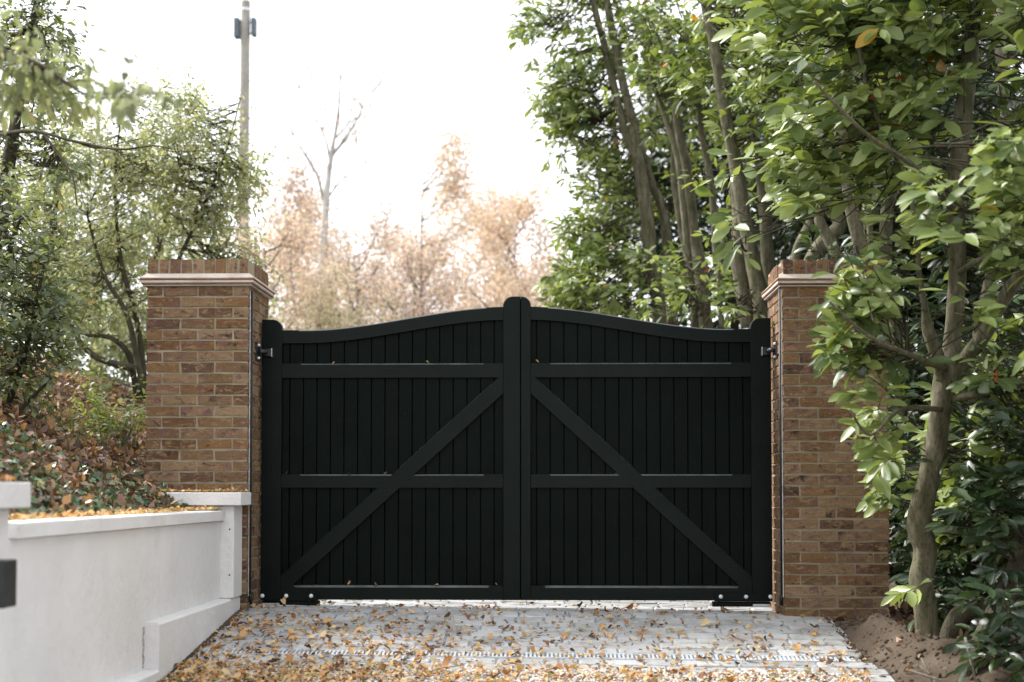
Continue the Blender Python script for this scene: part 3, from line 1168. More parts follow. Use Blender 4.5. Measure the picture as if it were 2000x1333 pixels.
def gate_leaf(s, label):
    """s=-1 left, +1 right. Local u runs from the hinge (0) to the meeting edge."""
    W = 1.826 if s == -1 else 1.751
    hinge = -1.790 if s == -1 else 1.787
    X = lambda u: hinge - s * u
    t = empty('gate_leaf', (hinge, 0.03, 0.04))
    tag(t, label, 'gate', 'leaves of the double gate')

    def emit(name, vs, fs, material, parent=t, edge=()):
        mb = MB()
        vs = [(X(p[0]), p[1], p[2]) for p in vs]
        if s == 1: fs = [tuple(reversed(f)) for f in fs]
        mb.add(vs, fs)
        o = mb.build(name, material)
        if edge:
            o.data.materials.append(M['paint_highlight'])
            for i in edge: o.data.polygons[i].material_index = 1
        o.parent = parent
        o.location = -t.location
        return o

    HS = 0.143
    MS = 0.122 if s == -1 else 0.071
    end = W - 0.0015
    ms0 = end - MS
    zb = gz(1172)

    def stile(name, u0, u1, ztop, r, round_high):
        poly = [(u0, zb), (u1, zb)]
        arc = []
        for k in range(9):
            a = math.pi / 2 * k / 8
            if round_high:                      # round the corner at u1
                arc.append((u1 - r + r * math.cos(a), ztop - r + r * math.sin(a)))
            else:
                arc.append((u0 + r - r * math.sin(a), ztop - r + r * math.cos(a)))
        if round_high: poly += arc + [(u0, ztop)]
        else: poly += [(u1, ztop)] + arc
        n = len(poly)
        vs = [(x, GY0 - 0.003, z) for x, z in poly] + [(x, GY1, z) for x, z in poly]
        # slight chamfer round the face
        cx = sum(p[0] for p in poly) / n; cz = sum(p[1] for p in poly) / n
        ins = [(x + (0.004 if x < cx else -0.004), GY0 - 0.007, z + (0.004 if z < cz else -0.004)) for x, z in poly]
        vs += ins
        fs = [tuple(range(2 * n, 3 * n)), tuple(range(2 * n - 1, n - 1, -1))]
        fs += [(i, i + n, (i + 1) % n + n, (i + 1) % n) for i in range(n)]
        fs += [(2 * n + i, i, (i + 1) % n, 2 * n + (i + 1) % n) for i in range(n)]
        emit(name, vs, fs, M['paint_s'])

    stile('hinge_stile', 0.0, HS, gz(622), 0.068, True)
    stile('meeting_stile', ms0, end, gz(578), 0.069, False)

    u0, u1 = HS, ms0
    zl, zh = gz(643), gz(598)

    def curve(u):
        k = sm(0.10, 1.02, (u - u0) / (u1 - u0))
        return (zh - zl) * k

    vs, fs = chamfer_rail(None, u0, u1, zl, zl - 0.092, stop=0.12, c=0.007, curve=curve, n=26)
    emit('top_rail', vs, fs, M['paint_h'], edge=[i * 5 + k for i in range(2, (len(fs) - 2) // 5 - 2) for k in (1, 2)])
    for a, b_ in ((709, 737), (927, 953), (1144, 1172)):
        if b_ == 1172:
            vs, fs = chamfer_rail(None, u0, u1, gz(a), gz(b_), stop=0.10, c=0.014)
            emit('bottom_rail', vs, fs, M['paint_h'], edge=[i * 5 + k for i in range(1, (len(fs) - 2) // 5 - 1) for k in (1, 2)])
        else:
            vs, fs = chamfer_rail(None, u0, u1, gz(a), gz(b_), stop=0.14, c=0.009)
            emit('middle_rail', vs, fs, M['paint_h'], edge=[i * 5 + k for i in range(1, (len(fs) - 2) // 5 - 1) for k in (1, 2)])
    # diagonal brace from the hinge foot to the meeting stile, cut to the three bays
    import_w = 0.128        # vertical width halves set by the photo
    dz0, dz1 = gz(1135) , gz(749)
    p0 = Vector((HS + 0.04, dz0)); p1 = Vector((u1, dz1 + 0.0))
    dirv = (p1 - p0).normalized(); nv = Vector((-dirv.y, dirv.x))
    hw = 0.052

    def brace_piece(za, zbb, name):
        """part of the brace between two heights, ends cut level."""
        def u_at(z, off):
            q = p0 + nv * off
            k = (z - q.y) / dirv.y
            return q.x + dirv.x * k
        up0, up1 = u_at(za, hw), u_at(zbb, hw)
        lo0, lo1 = u_at(za, -hw), u_at(zbb, -hw)
        c = 0.006
        # polygon (clipped to the bay)
        poly = [(lo0, za), (lo1, zbb), (up1, zbb), (up0, za)]
        def clip(poly, lim, keep_less):
            out = []
            for i in range(len(poly)):
                a, b_ = poly[i], poly[(i + 1) % len(poly)]
                ia = a[0] <= lim if keep_less else a[0] >= lim
                ib = b_[0] <= lim if keep_less else b_[0] >= lim
                if ia: out.append(a)
                if ia != ib:
                    k = (lim - a[0]) / (b_[0] - a[0])
                    out.append((lim, a[1] + k * (b_[1] - a[1])))
            return out
        poly = clip(clip(poly, u1, True), HS, False)
        n = len(poly)
        yf = GY0 + 0.0015
        vs = [(x, yf, z) for x, z in poly] + [(x, BY0 - 0.001, z) for x, z in poly]
        fs = [tuple(range(n)), tuple(range(2 * n - 1, n - 1, -1))] + [(i, i + n, (i + 1) % n + n, (i + 1) % n) for i in range(n)]
        emit(name, vs, fs, M['paint_h'])
        # chamfer strip on the upper edge
        e = 0.05
        za2, zb2 = za + e, zbb - e
        pa, pb = Vector((u_at(za2, hw), za2)), Vector((u_at(zb2, hw), zb2))
        if pa.x < HS or pb.x > u1: return
        vs = [(pa.x - nv.x * 0.002, yf - 0.001, pa.y - nv.y * 0.002), (pb.x - nv.x * 0.002, yf - 0.001, pb.y - nv.y * 0.002),
              (pb.x + nv.x * 0.002, yf + 0.006, pb.y + nv.y * 0.002), (pa.x + nv.x * 0.002, yf + 0.006, pa.y + nv.y * 0.002)]
        emit('brace_chamfer', vs, [(0, 1, 2, 3)], M['paint_h'], edge=(0,))  # edge strip painted with the same sky highlight
    brace_piece(gz(1144), gz(953), 'brace')
    brace_piece(gz(927), gz(737), 'brace')
    # the piece that crosses the middle rail, a shade proud of it
    def u_at(z, off):
        q = p0 + nv * off
        return q.x + dirv.x * (z - q.y) / dirv.y
    za, zc = gz(953), gz(927)
    poly = [(u_at(za, -hw), za), (u_at(zc, -hw), zc), (u_at(zc, hw), zc), (u_at(za, hw), za)]
    vs = [(x, GY0 - 0.002, z) for x, z in poly] + [(x, GY0 + 0.01, z) for x, z in poly]
    fs = [(0, 1, 2, 3), (7, 6, 5, 4)] + [(i, i + 4, (i + 1) % 4 + 4, (i + 1) % 4) for i in range(4)]
    emit('brace', vs, fs, M['paint_h'])

    if s == -1:
        emit('rebate_lip', [(x_, y_, z_) for z_ in (zb, gz(581.5)) for y_ in (GY1 - 0.022, GY1 - 0.002) for x_ in (end - 0.002, end + 0.03)],
             [(0, 2, 3, 1), (4, 5, 7, 6), (0, 1, 5, 4), (2, 6, 7, 3), (0, 4, 6, 2), (1, 3, 7, 5)], M['paint_v'])
    # boards, each its own piece with bevelled edges
    pit = 0.0965
    nbd = 17
    start = HS - 0.045
    for k in range(nbd):
        a = start + pit * k; b_ = a + pit - 0.004
        b_ = min(b_, u1 + 0.02)
        if a > u1: break
        mid = (a + b_) / 2
        zt = zl - 0.045 + curve(min(max(mid, u0), u1))
        zta, ztb = zl - 0.045 + curve(max(u0, a)), zl - 0.045 + curve(min(b_, u1))
        bv = 0.003
        j = random.uniform(-0.0008, 0.0008)
        z0_ = gz(1150)
        sec = [(a, BY0 + bv + j), (a + bv, BY0 + j), (b_ - bv, BY0 + j), (b_, BY0 + bv + j), (b_, BY1), (a, BY1)]
        zts = [zta, zta, ztb, ztb, ztb, zta]
        vs = [(x, y_, z0_) for x, y_ in sec] + [(x, y_, z_) for (x, y_), z_ in zip(sec, zts)]
        fs = [(i, (i + 1) % 6, (i + 1) % 6 + 6, i + 6) for i in range(6)] + [(5, 4, 3, 2, 1, 0), (6, 7, 8, 9, 10, 11)]
        emit('board', vs, fs, M['paint_v'])
    # tongue strip behind the joints, so no light passes
    emit('backing', [(HS - 0.04, BY1 + 0.001, gz(1150)), (u1 + 0.02, BY1 + 0.001, gz(1150)), (u1 + 0.02, BY1 + 0.001, gz(735)), (HS - 0.04, BY1 + 0.001, gz(735))],
         [(0, 1, 2, 3)], M['paint_v'])
    ups = [u0 + (u1 - u0) * k / 12 for k in range(13)]
    vs = [(u, BY1 + 0.001, gz(735)) for u in ups] + [(u, BY1 + 0.001, zl - 0.05 + curve(u)) for u in ups]
    emit('backing', vs, [(i, i + 1, i + 14, i + 13) for i in range(12)], M['paint_v'])

    # lower pivot bracket
    pz = gz(1172)
    zc_ = pz + 0.028
    bk = MB()
    bk.box(X(0.004), X(0.405), GY0 - 0.016, GY0 - 0.0085, pz - 0.004, pz + 0.056, bev=0.002)
    pb = bk.build('pivot_plate', M['paint_s']); pb.parent = t; pb.location = -t.location
    bk = MB()
    bk.box(X(0.012), X(0.39), GY0 - 0.014, GY0 + 0.045, pz - 0.042, pz - 0.0065, bev=0.008)
    for q in (0.39,):
        bk.tube([(X(q), GY0 + 0.015, pz - 0.042), (X(q), GY0 + 0.015, pz - 0.0065)], [0.029, 0.029], 14)
    pa = bk.build('pivot_arm', M['paint_s']); pa.parent = t; pa.location = -t.location
    bk = MB()
    bk.box(X(0.015), X(0.14), GY0 - 0.03, GY0 - 0.0145, pz - 0.038, pz - 0.022, bev=0.004)
    sp = bk.build('steel_arm', M['steel']); sp.parent = t; sp.location = -t.location
    for q in (0.017, 0.185, 0.36):
        bk = MB()
        y_ = GY0 - 0.0165
        bk.tube([(X(q), y_, zc_), (X(q), y_ - 0.006, zc_), (X(q), y_ - 0.011, zc_), (X(q), y_ - 0.0125, zc_)], [0.0145, 0.0145, 0.011, 0.004], 12)
        bo = bk.build('bolt', M['bolt'], smooth=False); bo.parent = pb
    return t


gl = gate_leaf(-1, 'left leaf of the black gate, with the wider centre post')
gr_ = gate_leaf(1, 'right leaf of the black gate, next to the pillar under the laurel')

# top hinges
for s, lab in ((-1, 'black adjustable hinge joining the left gate leaf to its pillar'), (1, 'black adjustable hinge joining the right gate leaf to its pillar')):
    xf = PX[s] - s * BW / 2
    zc = gz(688)
    t = empty('hinge_set', (xf, -0.1, zc))
    tag(t, lab, 'hinge', 'upper gate hinges')
    a = MB(); a.box(xf, xf - s * 0.008, -0.17, -0.05, zc - 0.062, zc + 0.062, bev=0.0015); a.build('wall_plate', M['blackmetal'], t)
    for dz in (-0.045, 0.045):
        a = MB(); a.tube([(xf - s * 0.008, -0.11, zc + dz), (xf - s * 0.02, -0.11, zc + dz)], [0.011, 0.008], 8); a.build('bolt', M['bolt'], t)
    a = MB(); a.tube([(xf - s * 0.005, -0.11, zc), (xf - s * 0.05, -0.11, zc)], [0.016, 0.016], 8)
    a.tube([(xf - s * 0.04, -0.10, zc), (xf - s * 0.055, -0.005, zc)], [0.014, 0.014], 8)
    a.build('hinge_arm', M['blackmetal'], t, smooth=True)
    a = MB(); a.box(xf - s * 0.035, xf - s * 0.085, -0.045, -0.0075, zc - 0.026, zc + 0.026, bev=0.003); a.build('hinge_block', M['blackmetal'], t)
    a = MB(); a.box(xf - s * 0.0853, xf - s * 0.091, -0.048, -0.0076, zc - 0.03, zc + 0.03, bev=0.001); a.build('end_plate', M['steel'], t)

# ------------------------------------------------------------------ the white rendered wall
XF, XP, XB = -1.925, -1.835, -2.12        # panel face, plinth and pier face, back
wall = empty('rendered_wall', (-2.0, -4, 0))
tag(wall, 'low white rendered wall running along the left of the drive up to the brick pillar', 'wall')
Y_END = -0.41


def wavy_box(name, parent, x0, x1, y0, y1, z0, z1, n, amp=0.003, material=None, bev=0.006):
    """Box whose long edges wander slightly, with a small bevel on the +X edges."""
    ys = [y0 + (y1 - y0) * i / n for i in range(n + 1)]
    sec = lambda y_: [(x0, z0), (x1 + amp * noise.noise(Vector((y_ * 2.1, z0, 0))), z0),
                      (x1 + amp * noise.noise(Vector((y_ * 2.3, z1, 5))), z1 - bev),
                      (x1 - bev, z1 + amp * 0.6 * noise.noise(Vector((y_ * 3.1, 2, 1)))), (x0, z1)]
    vs, fs = [], []
    for y_ in ys:
        vs += [(x, y_, z) for x, z in sec(y_)]
    for i in range(n):
        for k in range(5):
            a, b_ = i * 5 + k, i * 5 + (k + 1) % 5
            fs.append((a, b_, b_ + 5, a + 5))
    fs.append((4, 3, 2, 1, 0)); e = n * 5
    fs.append((e, e + 1, e + 2, e + 3, e + 4))
    mb = MB(); mb.add(vs, fs)
    return mb.build(name, material or M['render'], parent)


wavy_box('wall_panel', wall, XB, XF, -7.2, Y_END - 0.27, -1.4, 0.607, 30, 0.003)
PLT = 0.095
wavy_box('plinth', wall, XF - 0.01, XP - 0.012, -2.46, Y_END, -0.6, PLT, 14, 0.006, bev=0.012)
wavy_box('plinth', wall, XF - 0.01, XP - 0.010, -4.4, -2.462, -1.2, -0.155, 14, 0.006, bev=0.012)
wavy_box('plinth', wall, XF - 0.01, XP - 0.010, -7.0, -4.402, -1.6, -0.42, 14, 0.006, bev=0.012)
wavy_box('coping', wall, XB - 0.02, XF + 0.028, -4.45, Y_END - 0.272, 0.609, 0.672, 26, 0.004, bev=0.004)
nd_ = 900
yy_ = rnd(nd_, -4.0, Y_END); xx_ = XP - 0.012 + np.abs(RNG.normal(size=nd_)) * 0.012
rr_ = rnd(nd_, 0.003, 0.011)
zz_ = np.array([drive_z(a_, b_) for a_, b_ in zip(xx_, yy_)]) + rr_ * 0.3
V = ico_v[None] * rr_[:, None, None] * (1 + RNG.normal(size=(nd_, 12, 1)) * 0.2) + np.stack([xx_, yy_, zz_], 1)[:, None, :]
I = (tri[None] + (np.arange(nd_) * 12)[:, None, None]).reshape(-1, 3)
tag(fast_mesh('soil_crumbs', V.reshape(-1, 3), [I], M['soil'], smooth=False), 'dark dirt and moss crumbs along the foot of the white wall', 'soil', kind='stuff')
# crack beside the plinth step
mb = MB()
pts = [(XF + 0.0015, -2.50 + 0.006 * math.sin(k * 1.9), 0.075 - 0.024 * k) for k in range(10)]
mb.tube(pts, [0.005 + 0.004 * random.random() for _ in pts], 5)
mb.build('crack', M['dirtjoint'], wall)

pier = empty('wall_pier', (-2.03, -0.55, 0.1))
tag(pier, 'short white rendered pier with a flat cap, in front of the left brick pillar', 'pier')
box('pier_body', M['render'], pier, -2.30, XP, Y_END - 0.265, Y_END, PLT + 0.002, 0.705, bev=0.006)
box('pier_cap', M['render'], pier, -2.335, -1.775, Y_END - 0.33, Y_END, 0.7075, 0.792, bev=0.004)
for zz in (0.25, 0.55):
    mb = MB(); mb.tube([(-1.862, Y_END - 0.265, zz), (-1.862, Y_END - 0.2665, zz)], [0.006, 0.006], 8); mb.build('fixing_hole', M['blackmetal'], pier)

pier2 = empty('wall_pier', (-1.98, -5.0, 0.0))
tag(pier2, 'near white rendered pier with a flat cap and black lamp at the left edge', 'pier')
box('pier_body', M['render'], pier2, -2.35, XP + 0.003, -5.25, -4.72, -1.2, 0.733, bev=0.006)
box('pier_cap', M['render'], pier2, -2.41, XP + 0.067, -5.31, -4.66, 0.7355, 0.835, bev=0.005)

lamp = empty('wall_lamp', (-1.80, -5.05, 0.46))
tag(lamp, 'black box shaped wall lamp mounted on the near white pier', 'lamp')
box('lamp_plate', M['lampbody'], lamp, XP + 0.003, XP + 0.018, -5.10, -4.96, 0.395, 0.545, bev=0.002)
box('lamp_body', M['lampbody'], lamp, XP + 0.019, XP + 0.135, -5.12, -4.99, 0.38, 0.551, bev=0.003)
mb = MB(); mb.tube([(XP + 0.07, -5.055, 0.3785), (XP + 0.07, -5.055, 0.3805)], [0.04, 0.04], 16); mb.build('lens', M['steel'], lamp)


# ------------------------------------------------------------------ laurels on the right
def tree(name, label, cat, group, loc):
    t = empty(name, loc)
    tag(t, label, cat, group)
    return t


LG = 'cherry laurels along the right of the drive'


# bare stems beyond the gate that stay in sight: photo path, depth, half width
BARE = [([(1288, 620), (1272, 520), (1264, 430), (1254, 360), (1246, 312), (1232, 230), (1212, 140), (1190, 30), (1184, 0)], 16.9, 15),
        ([(1246, 315), (1225, 270), (1202, 180), (1180, 90), (1160, 0)], 16.9, 12),
        ([(1378, 640), (1366, 520), (1352, 440), (1342, 330), (1325, 250)], 15.7, 15),
        ([(1358, 640), (1342, 480), (1332, 380), (1318, 290)], 15.4, 8),
        ([(1400, 520), (1390, 370), (1370, 260), (1366, 200)], 15.5, 9),
        ([(1490, 640), (1476, 540), (1455, 430), (1438, 330), (1418, 230), (1400, 120), (1378, 0)], 14.1, 16),
        ([(1462, 640), (1450, 560), (1440, 500), (1440, 430)], 14.4, 16),
        ([(1520, 640), (1500, 520), (1495, 420), (1480, 300)], 14.5, 12),
        ([(1590, 500), (1640, 440), (1615, 400)], 13.1, 14), ([(1700, 560), (1668, 430), (1650, 340)], 11.6, 14), ([(1730, 520), (1735, 400)], 12.2, 12)]


def sight(C):
    px, py, d = proj(C)
    m = np.zeros(len(C), bool)
    for path, dm, w in BARE:
        y = np.array([q[1] for q in path], float); x = np.array([q[0] for q in path], float)
        o = np.argsort(y); y, x = y[o], x[o]
        m |= (np.abs(px - np.interp(py, y, x)) < w + 5) & (py > y[0]) & (py < y[-1]) & (d < dm + 0.25)
    return m & (rnd(len(C)) > 0.14)


def laurel(label, base, stems, blobs, L=0.135, wr=0.31, tint=(0.55, 0.22), material='laurel', nl=9, frac=0.8, thresh=-0.15, singles=300, r=0.006, bark_='bark', lean=(-0.3, -0.2, 0.35),
           shell=0.45, droop=0.2, clump=1.4, extra=None, clear=None):
    t = tree('cherry_laurel', label, 'laurel', LG, base)
    anchors = []
    for k, sp in enumerate(stems):
        mb = MB()
        anchors += stem(mb, sp, 18 if sp[0][1] > 0.06 else 9, wob=0.2)
        mb.build('trunk' if k == 0 else 'stem', M[bark_], t, smooth=True)
    P, D = sample_blobs(blobs, thresh=thresh, shell=shell, seed=base[0] * 3.1, clump=clump)
    D = nrm(D * 0.75 + np.array(lean)[None] + RNG.normal(size=D.shape) * 0.5)
    if extra is not None:
        P = np.concatenate([P, extra[0]]); D = np.concatenate([D, nrm(extra[1])])
    mb = MB()
    twigs(mb, P, D, anchors, r=r, back=0.25, frac=frac)
    mb.build('twigs', M['bark_dark'], t, smooth=True)['kind'] = 'stuff'
    n = len(P)
    ts = np.clip(RNG.normal(tint[0], tint[1], n), 0.02, 0.93)
    V, T_ = shoots(P, D, nl, rnd(n, 0.14, 0.26), L, wr, ts, droop=droop, flat=0.8)
    # an odd yellow or red leaf
    odd = rnd(len(T_)) < 0.003
    T_ = np.where(odd, rnd(len(T_), 0.955, 1.0), T_)
    # keep leaves off the driveway side of the gate and out of the pillar
    C = V.mean(axis=1)
    bad = (np.abs(C[:, 0] - PILX) < BW / 2 + 0.04) & (np.abs(C[:, 1] - PILY) < BW / 2 + 0.06) & (C[:, 2] < 2.42)
    bad |= (np.abs(C[:, 0]) < 1.85) & (np.abs(C[:, 1]) < 0.14) & (C[:, 2] < 2.2)
    bad |= V[:, :, 2].min(axis=1) < -0.28
    dd = C - np.array(CAM)
    bad |= np.linalg.norm(dd, axis=1) < 2.5
    bad |= sight(C)
    if clear is not None: bad |= clear(C)
    V, T_ = V[~bad], T_[~bad]
    foliage('leaf', T_LAUREL, V, T_, M[material], t, singles=singles)
    return t


def A(px, py, d): return tuple(at(px, py, d))


# A: crooked laurel beside the right pillar (depth about 9 m)
d0 = 8.9
fg_stems = [
    [(A(1822, 1380, d0), 0.10), (A(1815, 1262, d0), 0.078), (A(1806, 1180, d0), 0.066), (A(1800, 1130, d0), 0.070), (A(1806, 1070, d0), 0.068), (A(1797, 1025, d0 - .05), 0.072), (A(1808, 960, d0 - .1), 0.064), (A(1826, 880, d0 - .15), 0.064),
     (A(1838, 800, d0 - .2), 0.066), (A(1848, 740, d0 - .2), 0.068), (A(1862, 660, d0 - .2), 0.052), (A(1870, 520, d0 - .25), 0.050), (A(1868, 380, d0 - .3), 0.050),
     (A(1880, 240, d0 - .3), 0.052), (A(1896, 90, d0 - .3), 0.048), (A(1915, -60, d0 - .3), 0.045)],
    [(A(1842, 740, d0 - .22), 0.045), (A(1828, 690, d0 - .3), 0.040), (A(1812, 640, d0 - .35), 0.034), (A(1806, 600, d0 - .35), 0.022), (A(1795, 530, d0 - .35), 0.016), (A(1788, 430, d0 - .4), 0.014),
     (A(1760, 330, d0 - .4), 0.014), (A(1700, 200, d0 - .4), 0.015), (A(1672, 60, d0 - .5), 0.014)],
    [(A(1852, 760, d0 - .2), 0.050), (A(1880, 710, d0 - .25), 0.046), (A(1925, 650, d0 - .4), 0.042), (A(1975, 560, d0 - .6), 0.038), (A(2040, 480, d0 - .8), 0.032)],
    [(A(1840, 790, d0 - .15), 0.026), (A(1880, 775, d0 - .3), 0.024), (A(1945, 765, d0 - .5), 0.022), (A(2010, 740, d0 - .7), 0.02)],
    [(A(1868, 535, d0 - .25), 0.02), (A(1900, 515, d0 - .5), 0.017), (A(1950, 490, d0 - .8), 0.014), (A(2020, 440, d0 - 1), 0.012)],
    [(A(1806, 1035, d0), 0.018), (A(1835, 1036, d0 - .1), 0.016), (A(1875, 1040, d0 - .2), 0.011)],
    [(A(1845, 720, d0 - .3), 0.022), (A(1770, 690, d0 - .9), 0.013), (A(1700, 660, d0 - 1.3), 0.009), (A(1620, 590, d0 - 1.7), 0.006)],
    [(A(1838, 800, d0 - .3), 0.018), (A(1760, 800, d0 - .6), 0.012), (A(1700, 850, d0 - .9), 0.009), (A(1660, 800, d0 - 1.1), 0.006)],
    [(A(1870, 420, d0 - .3), 0.022), (A(1790, 330, d0 - .9), 0.016), (A(1690, 260, d0 - 1.4), 0.011), (A(1590, 160, d0 - 1.6), 0.007)],
]


def branchlets(specs, per=8, depthj=0.25):
    """Shoots along hand-laid branch lines: (x0,y0,x1,y1,depth,n,spread px)."""
    P, D = [], []
    for x0, y0, x1, y1, d, n, w in specs:
        a, b_ = at(x0, y0, d), at(x1, y1, d - 0.35)
        ax = (b_ - a).normalized()
        for k in range(n):
            t = random.random() ** 0.8
            p = a.lerp(b_, t) + Vector(RNG.normal(size=3)) * (w / F * d)
            dv = (ax * 0.9 + Vector((-0.2, -0.35, 0.15)) + Vector(RNG.normal(size=3)) * 0.45).normalized()
            P.append(tuple(p)); D.append(tuple(dv))
    return np.array(P), np.array(D)


ex = branchlets([
    (1760, 690, 1640, 690, 8.4, 16, 22), (1750, 620, 1640, 560, 8.4, 18, 24), (1730, 560, 1650, 510, 8.3, 10, 20), (1720, 740, 1650, 640, 8.4, 10, 22),
    (1720, 900, 1690, 790, 8.7, 9, 20), (1770, 920, 1700, 880, 8.9, 9, 20), (1790, 1000, 1730, 960, 9.1, 6, 16),
    (1960, 660, 1880, 600, 8.3, 8, 20), (1990, 740, 1900, 740, 8.4, 8, 25), (1890, 400, 1830, 380, 8.1, 10, 25), (1990, 420, 1900, 400, 7.8, 20, 35),
    (1990, 320, 1930, 330, 7.6, 14, 30), (1700, 350, 1560, 330, 8.9, 20, 28), (1740, 250, 1560, 200, 8.8, 30, 38), (1720, 120, 1540, 60, 8.8, 34, 40),
    (1700, 430, 1600, 400, 8.9, 12, 25), (1860, 230, 1850, 180, 8.6, 7, 25), (1560, 420, 1420, 450, 9.1, 14, 20), (1540, 330, 1440, 330, 9.1, 10, 22), (1700, 60, 1520, -20, 8.8, 20, 40),
    (1800, 330, 1720, 290, 8.8, 12, 30), (1800, 480, 1720, 470, 8.8, 10, 25),
])
def open_trunk(C):
    """Leaves stay thin in front of the bare trunk."""
    px, py, d = proj(C)
    tx = np.interp(py, [100, 240, 380, 520, 660, 740, 880, 1025, 1200], [1896, 1880, 1868, 1870, 1862, 1850, 1826, 1797, 1806])
    w = np.interp(py, [100, 700, 1200], [34, 62, 70])
    near = (np.abs(px - tx) < w) & (d < d0 + 0.15) & (py > 180) & (py < 1130)
    gap = (px > 1530) & (px < 1760) & (py > 900) & (d < 9.9)
    gap |= (py > 440) & (py < 600) & (px < np.interp(py, [440, 600], [1700, 1610])) & (px > 1490) & (rnd(len(C)) < 0.93)
    gap |= (py >= 600) & (py < 900) & (px < np.interp(py, [600, 690, 760, 900], [1575, 1590, 1640, 1665])) & (px > 1480)
    low = (py > 1215) & (px < 1880)
    return (near & (rnd(len(C)) < 0.86)) | (gap & ((px < 1690) | (py < 600))) | low


laurel('large cherry laurel with a thick crooked grey trunk beside the right brick pillar', A(1810, 1262, d0), fg_stems, [
    (A(1960, 330, 8.6), (0.5, 0.6, 0.55), 50), (A(1780, 60, 8.8), (0.65, 0.6, 0.4), 90), (A(1950, 60, 8.6), (0.5, 0.7, 0.45), 60),
    (A(1960, 560, 8.7), (0.32, 0.4, 0.5), 44), (A(1950, 850, 8.9), (0.35, 0.4, 0.5), 70), (A(1760, 300, 9.0), (0.6, 0.5, 0.5), 46), (A(1960, 1000, 9.0), (0.35, 0.4, 0.3), 30),
    (A(1900, 960, 9.5), (0.3, 0.3, 0.5), 30), (A(1835, 1150, 8.6), (0.12, 0.08, 0.07), 2),
    (A(2150, 500, 8.0), (0.7, 1.2, 1.8), 170), (A(1850, -220, 8.8), (1.2, 1.2, 0.7), 200), ((2.4, -3.0, 4.5), (1.7, 1.6, 0.35), 240),  # last blob: unseen canopy overhead, added to shade the right pillar
], tint=(0.74, 0.19), L=0.155, wr=0.37, extra=ex, lean=(-0.3, -0.4, 0.3), clear=open_trunk, r=0.0042)

# B: dark trunks low on the right edge
d1 = 8.2
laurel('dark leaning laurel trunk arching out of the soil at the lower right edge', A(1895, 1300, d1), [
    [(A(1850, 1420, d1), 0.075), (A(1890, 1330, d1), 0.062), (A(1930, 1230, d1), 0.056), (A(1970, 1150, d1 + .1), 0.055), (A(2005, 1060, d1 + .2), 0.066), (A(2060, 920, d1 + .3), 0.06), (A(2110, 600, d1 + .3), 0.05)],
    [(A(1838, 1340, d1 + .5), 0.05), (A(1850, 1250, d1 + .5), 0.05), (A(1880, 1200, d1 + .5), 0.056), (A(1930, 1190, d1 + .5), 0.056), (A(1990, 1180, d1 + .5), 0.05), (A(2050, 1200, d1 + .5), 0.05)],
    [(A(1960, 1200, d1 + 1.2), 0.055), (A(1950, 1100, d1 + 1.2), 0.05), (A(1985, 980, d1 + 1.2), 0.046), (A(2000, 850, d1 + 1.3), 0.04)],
], [(A(2080, 900, 8.4), (0.5, 0.7, 0.9), 130), (A(1990, 1020, 8.4), (0.25, 0.3, 0.3), 40), (A(1930, 1090, 9.3), (0.35, 0.25, 0.28), 60), (A(1850, 1100, 9.6), (0.28, 0.2, 0.28), 60), (A(1975, 1130, 7.9), (0.16, 0.2, 0.2), 26), (A(1985, 1270, 7.8), (0.13, 0.2, 0.10), 14), (A(1900, 1180, 9.0), (0.2, 0.2, 0.12), 22), (A(1790, 1120, 9.9), (0.12, 0.15, 0.2), 26), (A(1990, 1290, 7.7), (0.12, 0.15, 0.06), 4), ((3.5, -5.2, 1.9), (1.1, 2.2, 2.2), 520), ((3.0, -4.6, 4.6), (1.3, 2.4, 0.4), 260)], tint=(0.25, 0.15), material='laurel_old', bark_='bark_dark', singles=200)  # last two blobs: unseen foliage added off frame to darken the pillar

# C: dense dark laurel behind the pillar
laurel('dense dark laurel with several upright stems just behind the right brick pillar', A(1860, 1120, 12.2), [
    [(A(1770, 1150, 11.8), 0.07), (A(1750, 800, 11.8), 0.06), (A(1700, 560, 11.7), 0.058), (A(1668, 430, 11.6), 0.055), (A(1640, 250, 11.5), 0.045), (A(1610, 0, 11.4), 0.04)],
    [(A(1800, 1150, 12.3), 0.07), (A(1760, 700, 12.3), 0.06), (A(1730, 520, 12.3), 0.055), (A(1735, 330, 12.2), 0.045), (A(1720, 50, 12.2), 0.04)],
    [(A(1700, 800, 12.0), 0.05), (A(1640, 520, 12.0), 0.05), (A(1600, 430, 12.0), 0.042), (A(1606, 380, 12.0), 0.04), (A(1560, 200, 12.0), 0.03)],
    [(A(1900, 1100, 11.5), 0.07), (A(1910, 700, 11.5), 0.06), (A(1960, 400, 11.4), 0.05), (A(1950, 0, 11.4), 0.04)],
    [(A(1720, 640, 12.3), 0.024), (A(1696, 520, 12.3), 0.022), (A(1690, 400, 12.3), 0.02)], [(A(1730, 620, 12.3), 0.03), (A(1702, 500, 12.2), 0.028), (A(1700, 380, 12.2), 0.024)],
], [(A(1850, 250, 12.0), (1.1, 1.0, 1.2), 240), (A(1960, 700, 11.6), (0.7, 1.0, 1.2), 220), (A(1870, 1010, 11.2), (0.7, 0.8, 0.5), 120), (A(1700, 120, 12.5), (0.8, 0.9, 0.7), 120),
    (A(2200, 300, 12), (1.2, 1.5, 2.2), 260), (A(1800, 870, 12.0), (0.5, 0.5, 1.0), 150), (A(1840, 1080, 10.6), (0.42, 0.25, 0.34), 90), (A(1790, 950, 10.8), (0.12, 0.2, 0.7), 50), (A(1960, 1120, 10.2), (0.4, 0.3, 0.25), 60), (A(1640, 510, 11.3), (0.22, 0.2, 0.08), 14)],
       tint=(0.38, 0.2), material='laurel_old', singles=300, thresh=-0.25)

